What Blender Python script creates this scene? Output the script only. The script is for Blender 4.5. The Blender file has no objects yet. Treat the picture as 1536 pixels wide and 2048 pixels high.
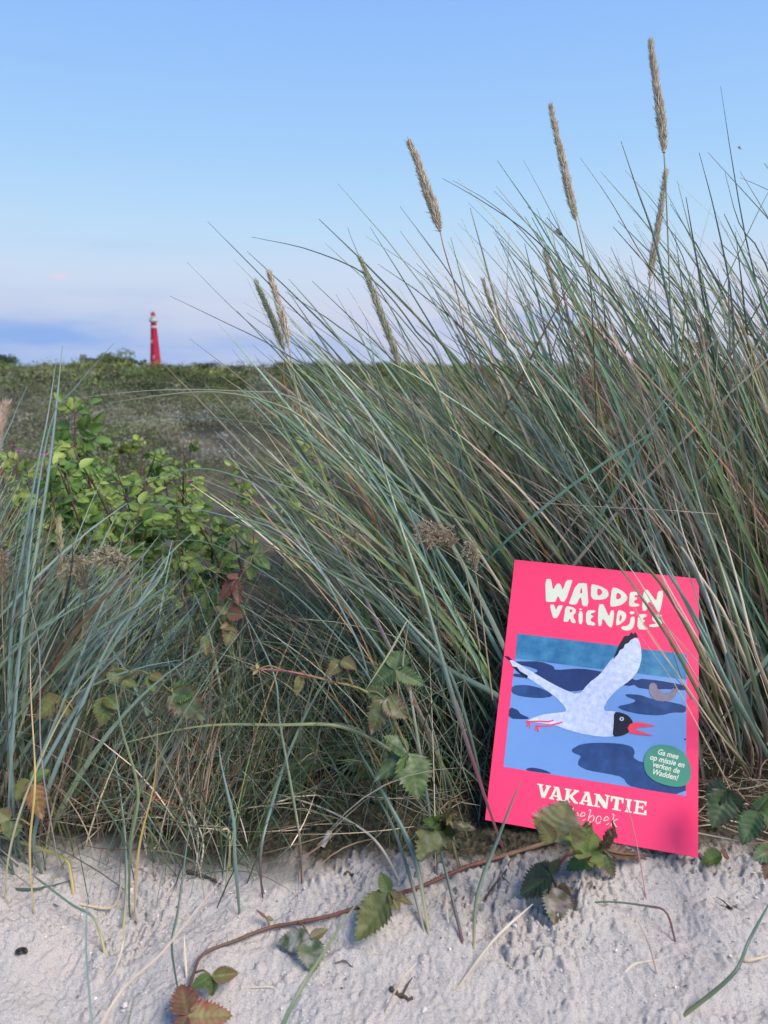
import bpy, math, random
import numpy as np
from mathutils import Vector, Matrix
from mathutils.geometry import tessellate_polygon

scene = bpy.context.scene
COL = scene.collection
R = math.radians

# ------------------------------------------------------------------ camera
FPX, PITCH = 1537.0, R(10.3)              # focal length in photo pixels, tilt below the horizon
CAM = np.array([0.0, 0.0, 0.5])
cam = bpy.data.cameras.new('camera')
cam.sensor_fit = 'HORIZONTAL'
cam.sensor_width = 24.0
cam.lens = 24.0 * FPX / 1536.0
cam.clip_start = 0.02
cam.clip_end = 6000
cam.dof.use_dof = True
cam.dof.focus_distance = 0.92
cam.dof.aperture_fstop = 8.0
camo = bpy.data.objects.new('camera', cam)
COL.objects.link(camo)
camo.location = CAM
camo.rotation_euler = (math.pi / 2 - PITCH, 0, 0)
scene.camera = camo

# ------------------------------------------------------------------ light
SUN_AZ, SUN_EL = R(128), R(50)            # azimuth measured from +Y (view) to +X (right)
SUN_STRENGTH = 4.3
sd = bpy.data.lights.new('sun', 'SUN')
sd.energy = SUN_STRENGTH
sd.angle = R(30)
sd.color = (1.0, 0.88, 0.78)
so = bpy.data.objects.new('sun', sd)
COL.objects.link(so)
sdir = Vector((math.sin(SUN_AZ) * math.cos(SUN_EL), math.cos(SUN_AZ) * math.cos(SUN_EL), math.sin(SUN_EL)))
so.rotation_euler = sdir.to_track_quat('Z', 'Y').to_euler()
so.location = (3, -3, 4)
vs = scene.view_settings
vs.view_transform = 'Standard'
vs.look = 'None'
vs.exposure = 0.0
vs.gamma = 1.0
scene.cycles.max_bounces = 4
scene.cycles.diffuse_bounces = 2
scene.cycles.glossy_bounces = 2
scene.cycles.transparent_max_bounces = 4
scene.cycles.use_adaptive_sampling = True
scene.cycles.adaptive_threshold = 0.03
scene.cycles.use_denoising = True


def lin(c):
    def f(v):
        v /= 255.0
        return v / 12.92 if v <= 0.04045 else ((v + 0.055) / 1.055) ** 2.4
    return tuple(f(v) for v in c)


class NT:
    """tiny helper round a node tree"""
    def __init__(self, nt):
        self.t = nt
        nt.nodes.clear()

    def n(self, typ, **kw):
        nd = self.t.nodes.new(typ)
        ins = kw.pop('ins', {})
        for k, v in kw.items():
            setattr(nd, k, v)
        for k, v in ins.items():
            if hasattr(v, 'is_output') or isinstance(v, bpy.types.NodeSocket):
                self.t.links.new(v, nd.inputs[k])
            else:
                nd.inputs[k].default_value = v
        return nd

    def math(self, op, a, b=0.0, clamp=False):
        nd = self.n('ShaderNodeMath', operation=op, use_clamp=clamp, ins={0: a, 1: b})
        return nd.outputs[0]

    def mix(self, f, a, b, mode='MIX'):
        nd = self.n('ShaderNodeMix', data_type='RGBA', blend_type=mode)
        for k, v in ((0, f), (6, a), (7, b)):
            if isinstance(v, bpy.types.NodeSocket):
                self.t.links.new(v, nd.inputs[k])
            else:
                nd.inputs[k].default_value = v
        return nd.outputs[2]

    def ramp(self, fac, stops, interp='LINEAR'):
        nd = self.n('ShaderNodeValToRGB', ins={0: fac})
        cr = nd.color_ramp
        cr.interpolation = interp
        while len(cr.elements) < len(stops):
            cr.elements.new(0.5)
        for e, (p, c) in zip(cr.elements, stops):
            e.position = p
            e.color = (*c, 1) if len(c) == 3 else c
        return nd.outputs[0]


# world: an evening sky away from the sun, blue above, a lilac band low down, thin cloud bars near the horizon
world = bpy.data.worlds.new('World')
scene.world = world
world.use_nodes = True
world.cycles.sampling_method = 'MANUAL'
world.cycles.sample_map_resolution = 256
w = NT(world.node_tree)
tc = w.n('ShaderNodeTexCoord')
dirv = w.n('ShaderNodeVectorMath', operation='NORMALIZE', ins={0: tc.outputs['Generated']}).outputs[0]
sep = w.n('ShaderNodeSeparateXYZ', ins={0: dirv})
zz = w.math('MAXIMUM', sep.outputs[2], 0.0)
sky = w.n('ShaderNodeTexSky', sky_type='NISHITA', sun_disc=False, sun_elevation=SUN_EL, sun_rotation=SUN_AZ)
sky.air_density = 1.0
nish = w.n('ShaderNodeVectorMath', operation='SCALE', ins={0: sky.outputs[0], 3: 0.12}).outputs[0]
stops = [(0.0, (158, 188, 238)), (0.035, (180, 197, 235)), (0.08, (200, 212, 238)), (0.12, (201, 221, 245)),
         (0.18, (187, 221, 251)), (0.26, (167, 210, 254)), (0.33, (155, 200, 254)), (0.40, (146, 191, 254)),
         (0.70, (120, 168, 240)), (1.0, (108, 155, 228))]
grad = w.ramp(zz, [(p, lin(c)) for p, c in stops])
az = w.math('ARCTAN2', sep.outputs[0], sep.outputs[1])
# the twilight arch is pinker to the right, bluer to the left
pinkr = w.math('SINE', w.math('ADD', az, 0.55))
pinkm = w.math('MULTIPLY', w.math('MAXIMUM', pinkr, 0.0),
               w.math('SUBTRACT', 1.0, w.math('DIVIDE', zz, 0.17), True))
grad = w.mix(w.math('MULTIPLY', pinkm, 0.75), grad, (*lin((236, 229, 238)), 1))
# cloud bars: noise stretched along the horizon, denser in two places low on the left
el = w.math('ARCSINE', sep.outputs[2])
cv = w.n('ShaderNodeCombineXYZ', ins={0: w.math('MULTIPLY', az, 5.0), 1: w.math('MULTIPLY', el, 30.0), 2: 3.7})
nz = w.n('ShaderNodeTexNoise', ins={'Vector': cv.outputs[0], 'Scale': 1.0, 'Detail': 4.0, 'Roughness': 0.52})


def blob(a0, e0, sa, se):
    da = w.math('DIVIDE', w.math('SUBTRACT', az, a0), sa)
    de = w.math('DIVIDE', w.math('SUBTRACT', el, e0), se)
    r2 = w.math('ADD', w.math('MULTIPLY', da, da), w.math('MULTIPLY', de, de))
    return w.math('EXPONENT', w.math('MULTIPLY', r2, -1.0))


def pix_dir(px, py):
    th = PITCH
    d = Vector(((px - 768) / FPX, math.cos(th) + (1024 - py) / FPX * math.sin(th),
                -math.sin(th) + (1024 - py) / FPX * math.cos(th))).normalized()
    return math.atan2(d.x, d.y), math.asin(d.z)


def blobs(lst):
    tot = None
    for px, py, wx, wy, amt in lst:
        a0, e0 = pix_dir(px, py)
        b = w.math('MULTIPLY', blob(a0, e0, wx / FPX, wy / FPX), amt)
        tot = b if tot is None else w.math('ADD', tot, b)
    return tot


band = w.math('EXPONENT', w.math('MULTIPLY', w.math('POWER', w.math('DIVIDE', w.math('SUBTRACT', zz, 0.045), 0.05), 2.0), -1.0))
low = w.math('MULTIPLY', w.ramp(nz.outputs[0], [(0.50, (0, 0, 0)), (0.66, (1, 1, 1))]), w.math('MULTIPLY', band, 0.36))
grad = w.mix(low, grad, (*lin((150, 176, 228)), 1))
cl = blobs([(20, 650, 170, 34, .52), (120, 672, 150, 18, .6), (250, 632, 60, 15, .75), (100, 702, 360, 24, .75), (430, 702, 200, 16, .45),
            (1095, 632, 70, 9, .75), (1265, 606, 45, 7, .6), (230, 490, 110, 12, .16), (90, 110, 90, 14, .12)])
clf = w.math('MULTIPLY', cl, w.ramp(nz.outputs[0], [(0.34, (.2, .2, .2)), (0.60, (1, 1, 1))]), True)
grad = w.mix(clf, grad, (*lin((140, 177, 237)), 1))
pk = w.math('MULTIPLY', blobs([(118, 553, 14, 5, .6), (60, 640, 40, 5, .12)]), 1.0, True)
grad = w.mix(pk, grad, (*lin((240, 212, 232)), 1))
final = w.mix(0.95, nish, grad)
bg = w.n('ShaderNodeBackground', ins={0: final, 1: 1.0})
wo = w.n('ShaderNodeOutputWorld', ins={0: bg.outputs[0]})

# ------------------------------------------------------------------ maths helpers
AX = np.array([1.0, 0, 0])
AF = np.array([0, math.cos(PITCH), -math.sin(PITCH)])
AU = np.array([0, math.sin(PITCH), math.cos(PITCH)])


def pt(px, py, d):
    """photo pixel + depth along the view axis -> point in the place"""
    return CAM + d * (AF + (px - 768) / FPX * AX + (1024 - py) / FPX * AU)


def proj(P):
    v = np.asarray(P) - CAM
    d = v @ AF
    return 768 + FPX * (v @ AX) / d, 1024 - FPX * (v @ AU) / d, d


def hash2(ix, iy, seed):
    h = (ix.astype(np.int64) * 374761393 + iy.astype(np.int64) * 668265263 + seed * 974634721) & 0x7fffffff
    h = ((h ^ (h >> 13)) * 1274126177) & 0x7fffffff
    h = ((h ^ (h >> 16)) * 668265263) & 0x7fffffff
    return ((h ^ (h >> 15)) & 0xffffff) / float(0xffffff)


def vn(x, y, s, seed=0):
    """value noise, 0..1, feature size s"""
    x = np.asarray(x, float) / s
    y = np.asarray(y, float) / s
    ix, iy = np.floor(x), np.floor(y)
    fx, fy = x - ix, y - iy
    fx = fx * fx * fx * (fx * (fx * 6 - 15) + 10)
    fy = fy * fy * fy * (fy * (fy * 6 - 15) + 10)
    a, b = hash2(ix, iy, seed), hash2(ix + 1, iy, seed)
    c, d = hash2(ix, iy + 1, seed), hash2(ix + 1, iy + 1, seed)
    return (a * (1 - fx) + b * fx) * (1 - fy) + (c * (1 - fx) + d * fx) * fy


def fbm(x, y, s, seed=0, octv=4, gain=0.5):
    t, a, n = 0, 1.0, 0
    for k in range(octv):
        ca, sa = math.cos(k * 1.1 + .4), math.sin(k * 1.1 + .4)
        t = t + a * vn(x * ca - y * sa, x * sa + y * ca, s, seed + k * 17)
        n += a
        a *= gain
        s *= 0.5
    return t / n


def sstep(a, b, x):
    t = np.clip((np.asarray(x, float) - a) / (b - a), 0, 1)
    return t * t * (3 - 2 * t)


GY = [-3000, -60, -8, -2, 0, .3, .5, .62, .70, .80, 1.2, 2.2, 4, 8, 14, 30, 80, 150, 300, 420, 520, 900, 3500]
GZ = [-6, -3, -1.6, -.75, -.26, -.125, -.05, -.012, .006, .022, .03, -.02, -.5, -1.9, -3.1, -3.5, -3.1, -1.5, .7, 1.9, 3.3, 3.2, 2]


def lip(x):
    """distance at which the bare sand ends and the growth begins"""
    return .700 + .045 * sstep(.15, .42, -np.asarray(x, float)) - .018 * np.exp(-(np.asarray(x) / .12) ** 2) + .034 * (vn(x, np.asarray(x) * 0 + 3.1, .13, 5) - .5)


def macro(x, y):
    x = np.asarray(x, float)
    y = np.asarray(y, float)
    z = np.interp(y, GY, GZ)
    z = z + 1.2 * np.exp(-((x - 2.9) / 1.4) ** 2 - ((y - 5.2) / 2.0) ** 2)
    far = sstep(6, 40, y)
    z = z + far * (fbm(x, y, 22, 11, 3) - .5) * 4.2 + sstep(120, 320, y) * (fbm(x, y, 110, 23, 3) - .5) * 5.5
    near = 1 - sstep(1.5, 4, np.abs(y) + np.abs(x) * .5)
    z = z + near * ((fbm(x, y, .42, 3, 2) - .5) * .030)
    # low hummock the main tussock grows from
    z = z + .05 * np.exp(-((x - .45) / .5) ** 2 - ((y - 1.35) / .35) ** 2)
    return z


def gz(x, y):
    return float(macro(np.array([x]), np.array([y]))[0])


def pg(px, py, lift=0.0):
    """photo pixel -> the point of the near ground it looks at"""
    lo, hi = .3, 3.0
    for _ in range(40):
        m = (lo + hi) / 2
        p = pt(px, py, m)
        if p[2] > gz(p[0], p[1]) + lift:
            lo = m
        else:
            hi = m
    p = pt(px, py, lo)
    return p


def pgd(px, py, lift=0.0):
    p = pg(px, py, lift)
    return float((p - CAM) @ AF)


# ------------------------------------------------------------------ mesh helpers
def mk(name, V, F, mat=None, col=None, parent=None, smooth=False, off=None):
    """one mesh object out of arrays; F is an (n,3) or (n,4) array or a list of both"""
    V = np.asarray(V, np.float32).reshape(-1, 3)
    if off is not None:
        V = V - np.asarray(off, np.float32)
    Fs = F if isinstance(F, list) else [F]
    Fs = [np.asarray(f, np.int32) for f in Fs if len(f)]
    loops = np.concatenate([f.ravel() for f in Fs])
    tot = np.concatenate([np.full(len(f), f.shape[1], np.int32) for f in Fs])
    start = np.concatenate([[0], np.cumsum(tot)[:-1]]).astype(np.int32)
    me = bpy.data.meshes.new(name)
    me.vertices.add(len(V))
    me.vertices.foreach_set('co', V.ravel())
    me.loops.add(len(loops))
    me.loops.foreach_set('vertex_index', loops)
    me.polygons.add(len(tot))
    me.polygons.foreach_set('loop_start', start)
    me.polygons.foreach_set('loop_total', tot)
    me.polygons.foreach_set('use_smooth', np.full(len(tot), bool(smooth)))
    if col is not None:
        c = np.ones((len(V), 4), np.float32)
        c[:, :3] = np.asarray(col, np.float32).reshape(-1, 3) if np.ndim(col) > 1 else col
        a = me.attributes.new('col', 'FLOAT_COLOR', 'POINT')
        a.data.foreach_set('color', c.ravel())
    me.update()
    me.validate()
    if mat:
        me.materials.append(mat)
    o = bpy.data.objects.new(name, me)
    COL.objects.link(o)
    if parent:
        o.parent = parent
    return o


def tag(o, label=None, cat=None, group=None, kind=None):
    for k, v in (('label', label), ('category', cat), ('group', group), ('kind', kind)):
        if v:
            o[k] = v
    return o


def empty(name, loc, label, cat, group=None):
    o = bpy.data.objects.new(name, None)
    o.empty_display_size = .05
    COL.objects.link(o)
    o.location = [float(v) for v in loc]
    return tag(o, label, cat, group)


def nrm(v):
    v = np.asarray(v, float)
    return v / np.maximum(np.linalg.norm(v, axis=-1, keepdims=True), 1e-12)


def spline(P, n):
    """Catmull-Rom through the rows of P, n samples"""
    P = np.asarray(P, float)
    Q = np.vstack([2 * P[0] - P[1], P, 2 * P[-1] - P[-2]])
    seg = np.linalg.norm(np.diff(P[:, :3], axis=0), axis=1)
    cum = np.concatenate([[0], np.cumsum(seg)])
    t = np.linspace(0, cum[-1], n)
    i = np.clip(np.searchsorted(cum, t, side='right') - 1, 0, len(P) - 2)
    u = ((t - cum[i]) / np.maximum(seg[i], 1e-9))[:, None]
    a, b, c, d = Q[i], Q[i + 1], Q[i + 2], Q[i + 3]
    return .5 * (2 * b + (c - a) * u + (2 * a - 5 * b + 4 * c - d) * u ** 2 + (3 * b - a - 3 * c + d) * u ** 3)


def tube(P, r, sides=7):
    """tube round a polyline; r scalar or per point"""
    P = np.asarray(P, float)
    n = len(P)
    r = np.broadcast_to(np.asarray(r, float), (n,))
    T = nrm(np.gradient(P, axis=0))
    ref = np.array([.31, .87, .38])
    A = nrm(np.cross(T, ref))
    B = np.cross(T, A)
    a = np.linspace(0, 2 * np.pi, sides, endpoint=False)
    V = P[:, None] + r[:, None, None] * (np.cos(a)[None, :, None] * A[:, None] + np.sin(a)[None, :, None] * B[:, None])
    i = np.arange(n - 1)[:, None] * sides
    j = np.arange(sides)[None]
    k = (j + 1) % sides
    F = np.stack([i + j, i + k, i + sides + k, i + sides + j], -1).reshape(-1, 4)
    caps = [np.array([[0, q + 1, q] for q in range(1, sides - 1)]),
            np.array([[(n - 1) * sides, (n - 1) * sides + q, (n - 1) * sides + q + 1] for q in range(1, sides - 1)])]
    return V.reshape(-1, 3), [F] + caps


class Acc:
    """collects arrays into one mesh"""
    def __init__(self):
        self.V, self.Q, self.T, self.C, self.n = [], [], [], [], 0

    def add(self, V, F, c):
        V = np.asarray(V).reshape(-1, 3)
        for f in (F if isinstance(F, list) else [F]):
            f = np.asarray(f)
            if len(f):
                (self.Q if f.shape[1] == 4 else self.T).append(f + self.n)
        c = np.asarray(c, float)
        self.C.append(np.broadcast_to(c, (len(V), 3)) if c.ndim == 1 else c.reshape(-1, 3))
        self.V.append(V)
        self.n += len(V)

    def build(self, name, mat, parent=None, off=None, smooth=False):
        F = [np.concatenate(f) for f in (self.Q, self.T) if f]
        return mk(name, np.concatenate(self.V), F, mat, np.concatenate(self.C), parent, smooth, off)


# ------------------------------------------------------------------ materials
def new_mat(name):
    m = bpy.data.materials.new(name)
    m.use_nodes = True
    return m, NT(m.node_tree)


def leaf_mat(name, rough=.5, transl=.2, spec=.35, noise_scale=60, noise_amt=.35, vary=0.0, bump=.0):
    """plant matter: the colour of each vertex, mottled, letting a little light through"""
    m, t = new_mat(name)
    a = t.n('ShaderNodeAttribute', attribute_name='col')
    tcn = t.n('ShaderNodeTexCoord')
    nz_ = t.n('ShaderNodeTexNoise', ins={'Vector': tcn.outputs['Object'], 'Scale': noise_scale, 'Detail': 3.0})
    f = t.math('ADD', t.math('MULTIPLY', nz_.outputs[0], noise_amt * 2), 1 - noise_amt)
    c = t.n('ShaderNodeVectorMath', operation='SCALE', ins={0: a.outputs['Color'], 3: f}).outputs[0]
    if vary:
        oi = t.n('ShaderNodeObjectInfo')
        hs = t.n('ShaderNodeHueSaturation', ins={'Color': c, 'Hue': t.math('ADD', t.math('MULTIPLY', oi.outputs['Random'], -.06 * vary), .5 + .03 * vary),
                                                 'Value': t.math('ADD', t.math('MULTIPLY', oi.outputs['Random'], .7 * vary), 1 - .35 * vary)})
        c = hs.outputs[0]
    p = t.n('ShaderNodeBsdfPrincipled', ins={'Base Color': c, 'Roughness': rough, 'Specular IOR Level': spec})
    if bump:
        b = t.n('ShaderNodeBump', ins={'Height': nz_.outputs[0], 'Strength': bump, 'Distance': .002})
        t.t.links.new(b.outputs[0], p.inputs['Normal'])
    out = p.outputs[0]
    if transl:
        tr = t.n('ShaderNodeBsdfTranslucent', ins={0: c})
        out = t.n('ShaderNodeMixShader', ins={0: transl, 1: p.outputs[0], 2: tr.outputs[0]}).outputs[0]
    t.n('ShaderNodeOutputMaterial', ins={0: out})
    return m


def plain_mat(name, c, rough=.6, spec=.3, noise=0.0, scale=40, metal=0.0, c2=None, bump=0.0, coat=0.0, obj=True):
    m, t = new_mat(name)
    tcn = t.n('ShaderNodeTexCoord')
    p = t.n('ShaderNodeBsdfPrincipled', ins={'Roughness': rough, 'Specular IOR Level': spec, 'Metallic': metal, 'Coat Weight': coat, 'Coat Roughness': .25})
    nz_ = t.n('ShaderNodeTexNoise', ins={'Vector': tcn.outputs['Object'], 'Scale': scale, 'Detail': 4.0, 'Roughness': .6})
    b2 = c2 if c2 else tuple(v * (1 - noise) for v in c)
    cc = t.ramp(nz_.outputs[0], [(.32, b2), (.66, c)])
    t.t.links.new(cc, p.inputs['Base Color'])
    if bump:
        b = t.n('ShaderNodeBump', ins={'Height': nz_.outputs[0], 'Strength': bump, 'Distance': .003})
        t.t.links.new(b.outputs[0], p.inputs['Normal'])
    t.n('ShaderNodeOutputMaterial', ins={0: p.outputs[0]})
    return m


M_BLADE = leaf_mat('marram_leaf', .36, .14, .55, 45, .22)
M_STRAW = leaf_mat('dry_straw', .65, 0, .25, 60, .3)
M_HEAD = leaf_mat('seed_head', .75, 0, .2, 90, .25)
M_BRAMBLE = leaf_mat('bramble_leaf', .5, .18, .4, 120, .4, 0, .3)
M_ROSE = leaf_mat('rose_leaf', .45, .25, .4, 40, .2, 1.0)
M_STEM = leaf_mat('plant_stem', .6, 0, .3, 120, .35)
M_SCRUB = leaf_mat('scrub_foliage', .7, 0, .2, .9, .35)
M_PETAL = leaf_mat('rose_petal', .6, .3, .2, 60, .15)

# ground: pale dune sand with its grain, giving way to plant litter and thin turf
mg, t = new_mat('dune_sand')
a = t.n('ShaderNodeAttribute', attribute_name='col')
veg = t.n('ShaderNodeSeparateColor', ins={0: a.outputs['Color']}).outputs[0]
far = t.n('ShaderNodeSeparateColor', ins={0: a.outputs['Color']}).outputs[1]
tcn = t.n('ShaderNodeTexCoord')
n1 = t.n('ShaderNodeTexNoise', ins={'Vector': tcn.outputs['Object'], 'Scale': 900.0, 'Detail': 3.0, 'Roughness': .7})
n2 = t.n('ShaderNodeTexNoise', ins={'Vector': tcn.outputs['Object'], 'Scale': 14.0, 'Detail': 4.0, 'Roughness': .6})
n3 = t.n('ShaderNodeTexNoise', ins={'Vector': tcn.outputs['Object'], 'Scale': 180.0, 'Detail': 4.0, 'Roughness': .65})
n4 = t.n('ShaderNodeTexNoise', ins={'Vector': tcn.outputs['Object'], 'Scale': 420.0, 'Detail': 2.0, 'Roughness': .6})
grain = t.ramp(n1.outputs[0], [(.28, (.24, .225, .20)), (.45, (.475, .45, .415)), (.62, (.58, .55, .51)), (.75, (.70, .67, .62))])
grain = t.mix(t.ramp(n4.outputs[0], [(.27, (.75, .75, .75)), (.36, (0, 0, 0))]), grain, (.20, .18, .17, 1))
tint = t.mix(t.ramp(n2.outputs[0], [(.35, (0, 0, 0)), (.65, (1, 1, 1))]), grain, (.62, .53, .46, 1), 'MIX')
sandc = t.mix(.70, tint, grain)
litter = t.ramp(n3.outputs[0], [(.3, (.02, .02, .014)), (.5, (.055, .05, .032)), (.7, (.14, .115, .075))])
nfar = t.n('ShaderNodeTexNoise', ins={'Vector': tcn.outputs['Object'], 'Scale': .22, 'Detail': 6.0, 'Roughness': .7})
turf = t.ramp(nfar.outputs[0], [(.34, (.035, .032, .02)), (.5, (.065, .06, .036)), (.66, (.13, .11, .065))])
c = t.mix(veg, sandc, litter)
c = t.mix(far, c, turf)
p = t.n('ShaderNodeBsdfPrincipled', ins={'Base Color': c, 'Roughness': .9, 'Specular IOR Level': .15})
hgt = t.math('ADD', n1.outputs[0], t.math('MULTIPLY', n3.outputs[0], 2.0))
b = t.n('ShaderNodeBump', ins={'Height': hgt, 'Strength': .8, 'Distance': .0018})
t.t.links.new(b.outputs[0], p.inputs['Normal'])
t.n('ShaderNodeOutputMaterial', ins={0: p.outputs[0]})
M_SAND = mg


# ------------------------------------------------------------------ ground: one sheet to the horizon, fine where the camera stands
def axis_lines(lo, hi, step, grow, end_lo, end_hi):
    mid = np.arange(lo, hi + step * .5, step)
    out, s, v = [], step, hi
    while v < end_hi:
        s *= grow
        v += s
        out.append(v)
    up = np.array(out)
    out, s, v = [], step, lo
    while v > end_lo:
        s *= grow
        v -= s
        out.append(v)
    return np.concatenate([np.array(out)[::-1], mid, up])


gx_ = axis_lines(-.48, .48, .00125, 1.12, -2500, 2500)
gy_ = axis_lines(.40, .80, .00125, 1.10, -2500, 3400)
X, Y = np.meshgrid(gx_, gy_)
Z = macro(X, Y)
nearm = (1 - sstep(1.2, 2.2, np.abs(X))) * (1 - sstep(1.0, 1.8, Y)) * sstep(-.6, .2, Y)
rough = sstep(.40, .60, fbm(X, Y, .17, 71, 2) + .10 * sstep(.0, .35, X))    # crumbly patches, the rest blown smooth
wx, wy = X + (vn(X, Y, .03, 7) - .5) * .02, Y + (vn(X, Y, .03, 9) - .5) * .02
d = (fbm(wx, wy, .12, 31, 3) - .5) * .040
d += (fbm(wx * .6 + wy * .5, wy, .05, 41, 3) - .5) * .013
crumb = sstep(.5, .72, vn(wx, wy, .0078, 61)) * .0022 + sstep(.5, .70, vn(wx * 1.1 + .3, wy, .0045, 63)) * .0024 + (vn(X, Y, .0030, 64) - .5) * .0030
d += (.45 + 1.5 * rough) * crumb - rough * np.abs(fbm(wx, wy, .024, 51, 2) - .5) * .006
d += (vn(X, Y, .0042, 66) - .5) * .0009
rs = np.random.default_rng(8)
for k in range(26):                                         # old footmarks, paw prints and wind scoops
    cx, cy = rs.uniform(-.5, .5), rs.uniform(.40, .70)
    ra, rb, an = rs.uniform(.010, .040), rs.uniform(.008, .018), rs.uniform(0, 3.1)
    u = (wx - cx) * math.cos(an) + (wy - cy) * math.sin(an)
    v = -(wx - cx) * math.sin(an) + (wy - cy) * math.cos(an)
    q = (u / ra) ** 2 + (v / rb) ** 2
    d += rs.uniform(.002, .006) * (-np.exp(-q * 1.1) + .25 * np.exp(-(q - 2.2) ** 2))
for k in range(260):                                        # loose clods
    cx, cy, rr = rs.uniform(-.48, .48), rs.uniform(.40, .75), rs.uniform(.0016, .0048)
    m_ = (np.abs(gx_ - cx) < rr * 1.2).nonzero()[0], (np.abs(gy_ - cy) < rr * 1.2).nonzero()[0]
    if len(m_[0]) and len(m_[1]):
        sl = (slice(m_[1][0], m_[1][-1] + 1), slice(m_[0][0], m_[0][-1] + 1))
        q = ((X[sl] - cx) ** 2 + (Y[sl] - cy) ** 2) / rr ** 2 * (.7 + .6 * vn(X[sl], Y[sl], rr * .8, k))
        d[sl] += rr * .8 * np.sqrt(np.clip(1 - q, 0, 1))
L = lip(X)
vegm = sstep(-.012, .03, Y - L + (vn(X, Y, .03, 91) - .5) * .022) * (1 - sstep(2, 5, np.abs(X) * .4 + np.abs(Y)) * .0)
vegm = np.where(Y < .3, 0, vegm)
Z = Z + d * nearm * (1 - .6 * vegm)
farm = sstep(2.2, 6, Y)
ny, nx = X.shape
idx = np.arange(ny * nx).reshape(ny, nx)
F = np.stack([idx[:-1, :-1], idx[:-1, 1:], idx[1:, 1:], idx[1:, :-1]], -1).reshape(-1, 4)
colr = np.stack([vegm, farm, np.zeros_like(vegm)], -1).reshape(-1, 3)
go = mk('sand_ground', np.stack([X, Y, Z], -1).reshape(-1, 3), F, M_SAND, colr, smooth=True)
tag(go, 'pale dune sand running back under the grass to the valley', kind='structure')
GRID = (gx_, gy_, Z)


def sandz(x, y):
    """height of the built sand, detail included"""
    i = int(np.clip(np.searchsorted(gx_, x), 1, len(gx_) - 1))
    j = int(np.clip(np.searchsorted(gy_, y), 1, len(gy_) - 1))
    fx = (x - gx_[i - 1]) / (gx_[i] - gx_[i - 1])
    fy = (y - gy_[j - 1]) / (gy_[j] - gy_[j - 1])
    return float((Z[j - 1, i - 1] * (1 - fx) + Z[j - 1, i] * fx) * (1 - fy) + (Z[j, i - 1] * (1 - fx) + Z[j, i] * fx) * fy)


def snd(px, py, lift=0.0):
    """point on the built sand under a photo pixel"""
    lo, hi = .3, 2.0
    for _ in range(36):
        m = (lo + hi) / 2
        q = pt(px, py, m)
        if q[2] > sandz(q[0], q[1]) + lift:
            lo = m
        else:
            hi = m
    return pt(px, py, lo)


# loose crumbs and coarse grains lying on the sand
rg = np.random.default_rng(12)
n = 26000
cx, cy = rg.uniform(-.48, .48, n), rg.uniform(.41, .76, n)
kp = (rg.random(n) < .25 + .75 * sstep(.40, .60, fbm(cx, cy, .17, 71, 2) + .10 * sstep(.0, .35, cx))) & (cy < lip(cx) - .012)
cx, cy = cx[kp], cy[kp]
n = len(cx)
ix, iy = np.clip(np.searchsorted(gx_, cx), 1, len(gx_) - 1), np.clip(np.searchsorted(gy_, cy), 1, len(gy_) - 1)
cz = Z[iy, ix]
rr = .00062 * np.exp(rg.normal(size=n) * .45)
ctr = np.stack([cx, cy, cz + rr * .35], -1)
oct_ = np.array([[1, 0, 0], [0, 1, 0], [-1, 0, 0], [0, -1, 0], [0, 0, .9], [0, 0, -.9]])
V = ctr[:, None] + (oct_[None] + rg.normal(size=(n, 6, 3)) * .28) * rr[:, None, None]
T = np.array([[0, 1, 4], [1, 2, 4], [2, 3, 4], [3, 0, 4], [1, 0, 5], [2, 1, 5], [3, 2, 5], [0, 3, 5]])
T = (np.arange(n)[:, None, None] * 6 + T[None]).reshape(-1, 3)
cc = np.array([.58, .53, .48]) * np.exp(rg.normal(size=(n, 1)) * .18)
cc = np.where(rg.random((n, 1)) < .04, np.array([.16, .13, .11]), cc)
cc = np.where(rg.random((n, 1)) < .02, np.array([.78, .75, .70]), cc)
tag(mk('sand_crumbs', V.reshape(-1, 3), T, leaf_mat('coarse_sand', .9, 0, .15, 300, .2), np.repeat(np.clip(cc, 0, .85)[:, None], 6, 1).reshape(-1, 3)),
    'loose crumbs and coarse grains scattered over the bare sand', kind='stuff')


# ------------------------------------------------------------------ far country: thickets, scrub, trees
def leaf_cloud(acc, rng, c, rad, n, size, col, lobes=6, dark=.45):
    """foliage of one bush: leaf-sized quads spread through a lumpy crown"""
    lc = rng.normal(size=(lobes, 3)) * np.array([.45, .45, .3])
    lc[:, 2] = np.abs(lc[:, 2]) * .9 - .05
    lr = rng.uniform(.35, .62, lobes)
    k = rng.integers(0, lobes, n)
    dv = nrm(rng.normal(size=(n, 3)))
    dv[:, 2] = np.where(dv[:, 2] < -.35, -dv[:, 2] * .5, dv[:, 2])
    rr = lr[k] * rng.uniform(.45, 1.0, n) ** .5
    P = (lc[k] + dv * rr[:, None]) * np.asarray(rad) + np.asarray(c)
    N_ = nrm(dv + rng.normal(size=(n, 3)) * .6)
    A = nrm(np.cross(N_, rng.normal(size=(n, 3))))
    B = np.cross(N_, A)
    s = size * rng.uniform(.5, 1.25, n)[:, None]
    V = np.stack([P - A * s, P - B * s * .55, P + A * s, P + B * s * .55], 1)
    lt = np.exp(rng.normal(size=lobes) * .30)               # random tint per bough, in place of light and shade between boughs
    base = np.minimum(np.asarray(col) * lt[k][:, None], .45) * rng.uniform(.82, 1.18, (n, 1)) * (1 + rng.normal(size=(n, 3)) * .04)
    C = np.repeat(np.clip(base, .004, 1)[:, None], 4, 1)
    acc.add(V, np.arange(n * 4).reshape(-1, 4), C.reshape(-1, 3))


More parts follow.
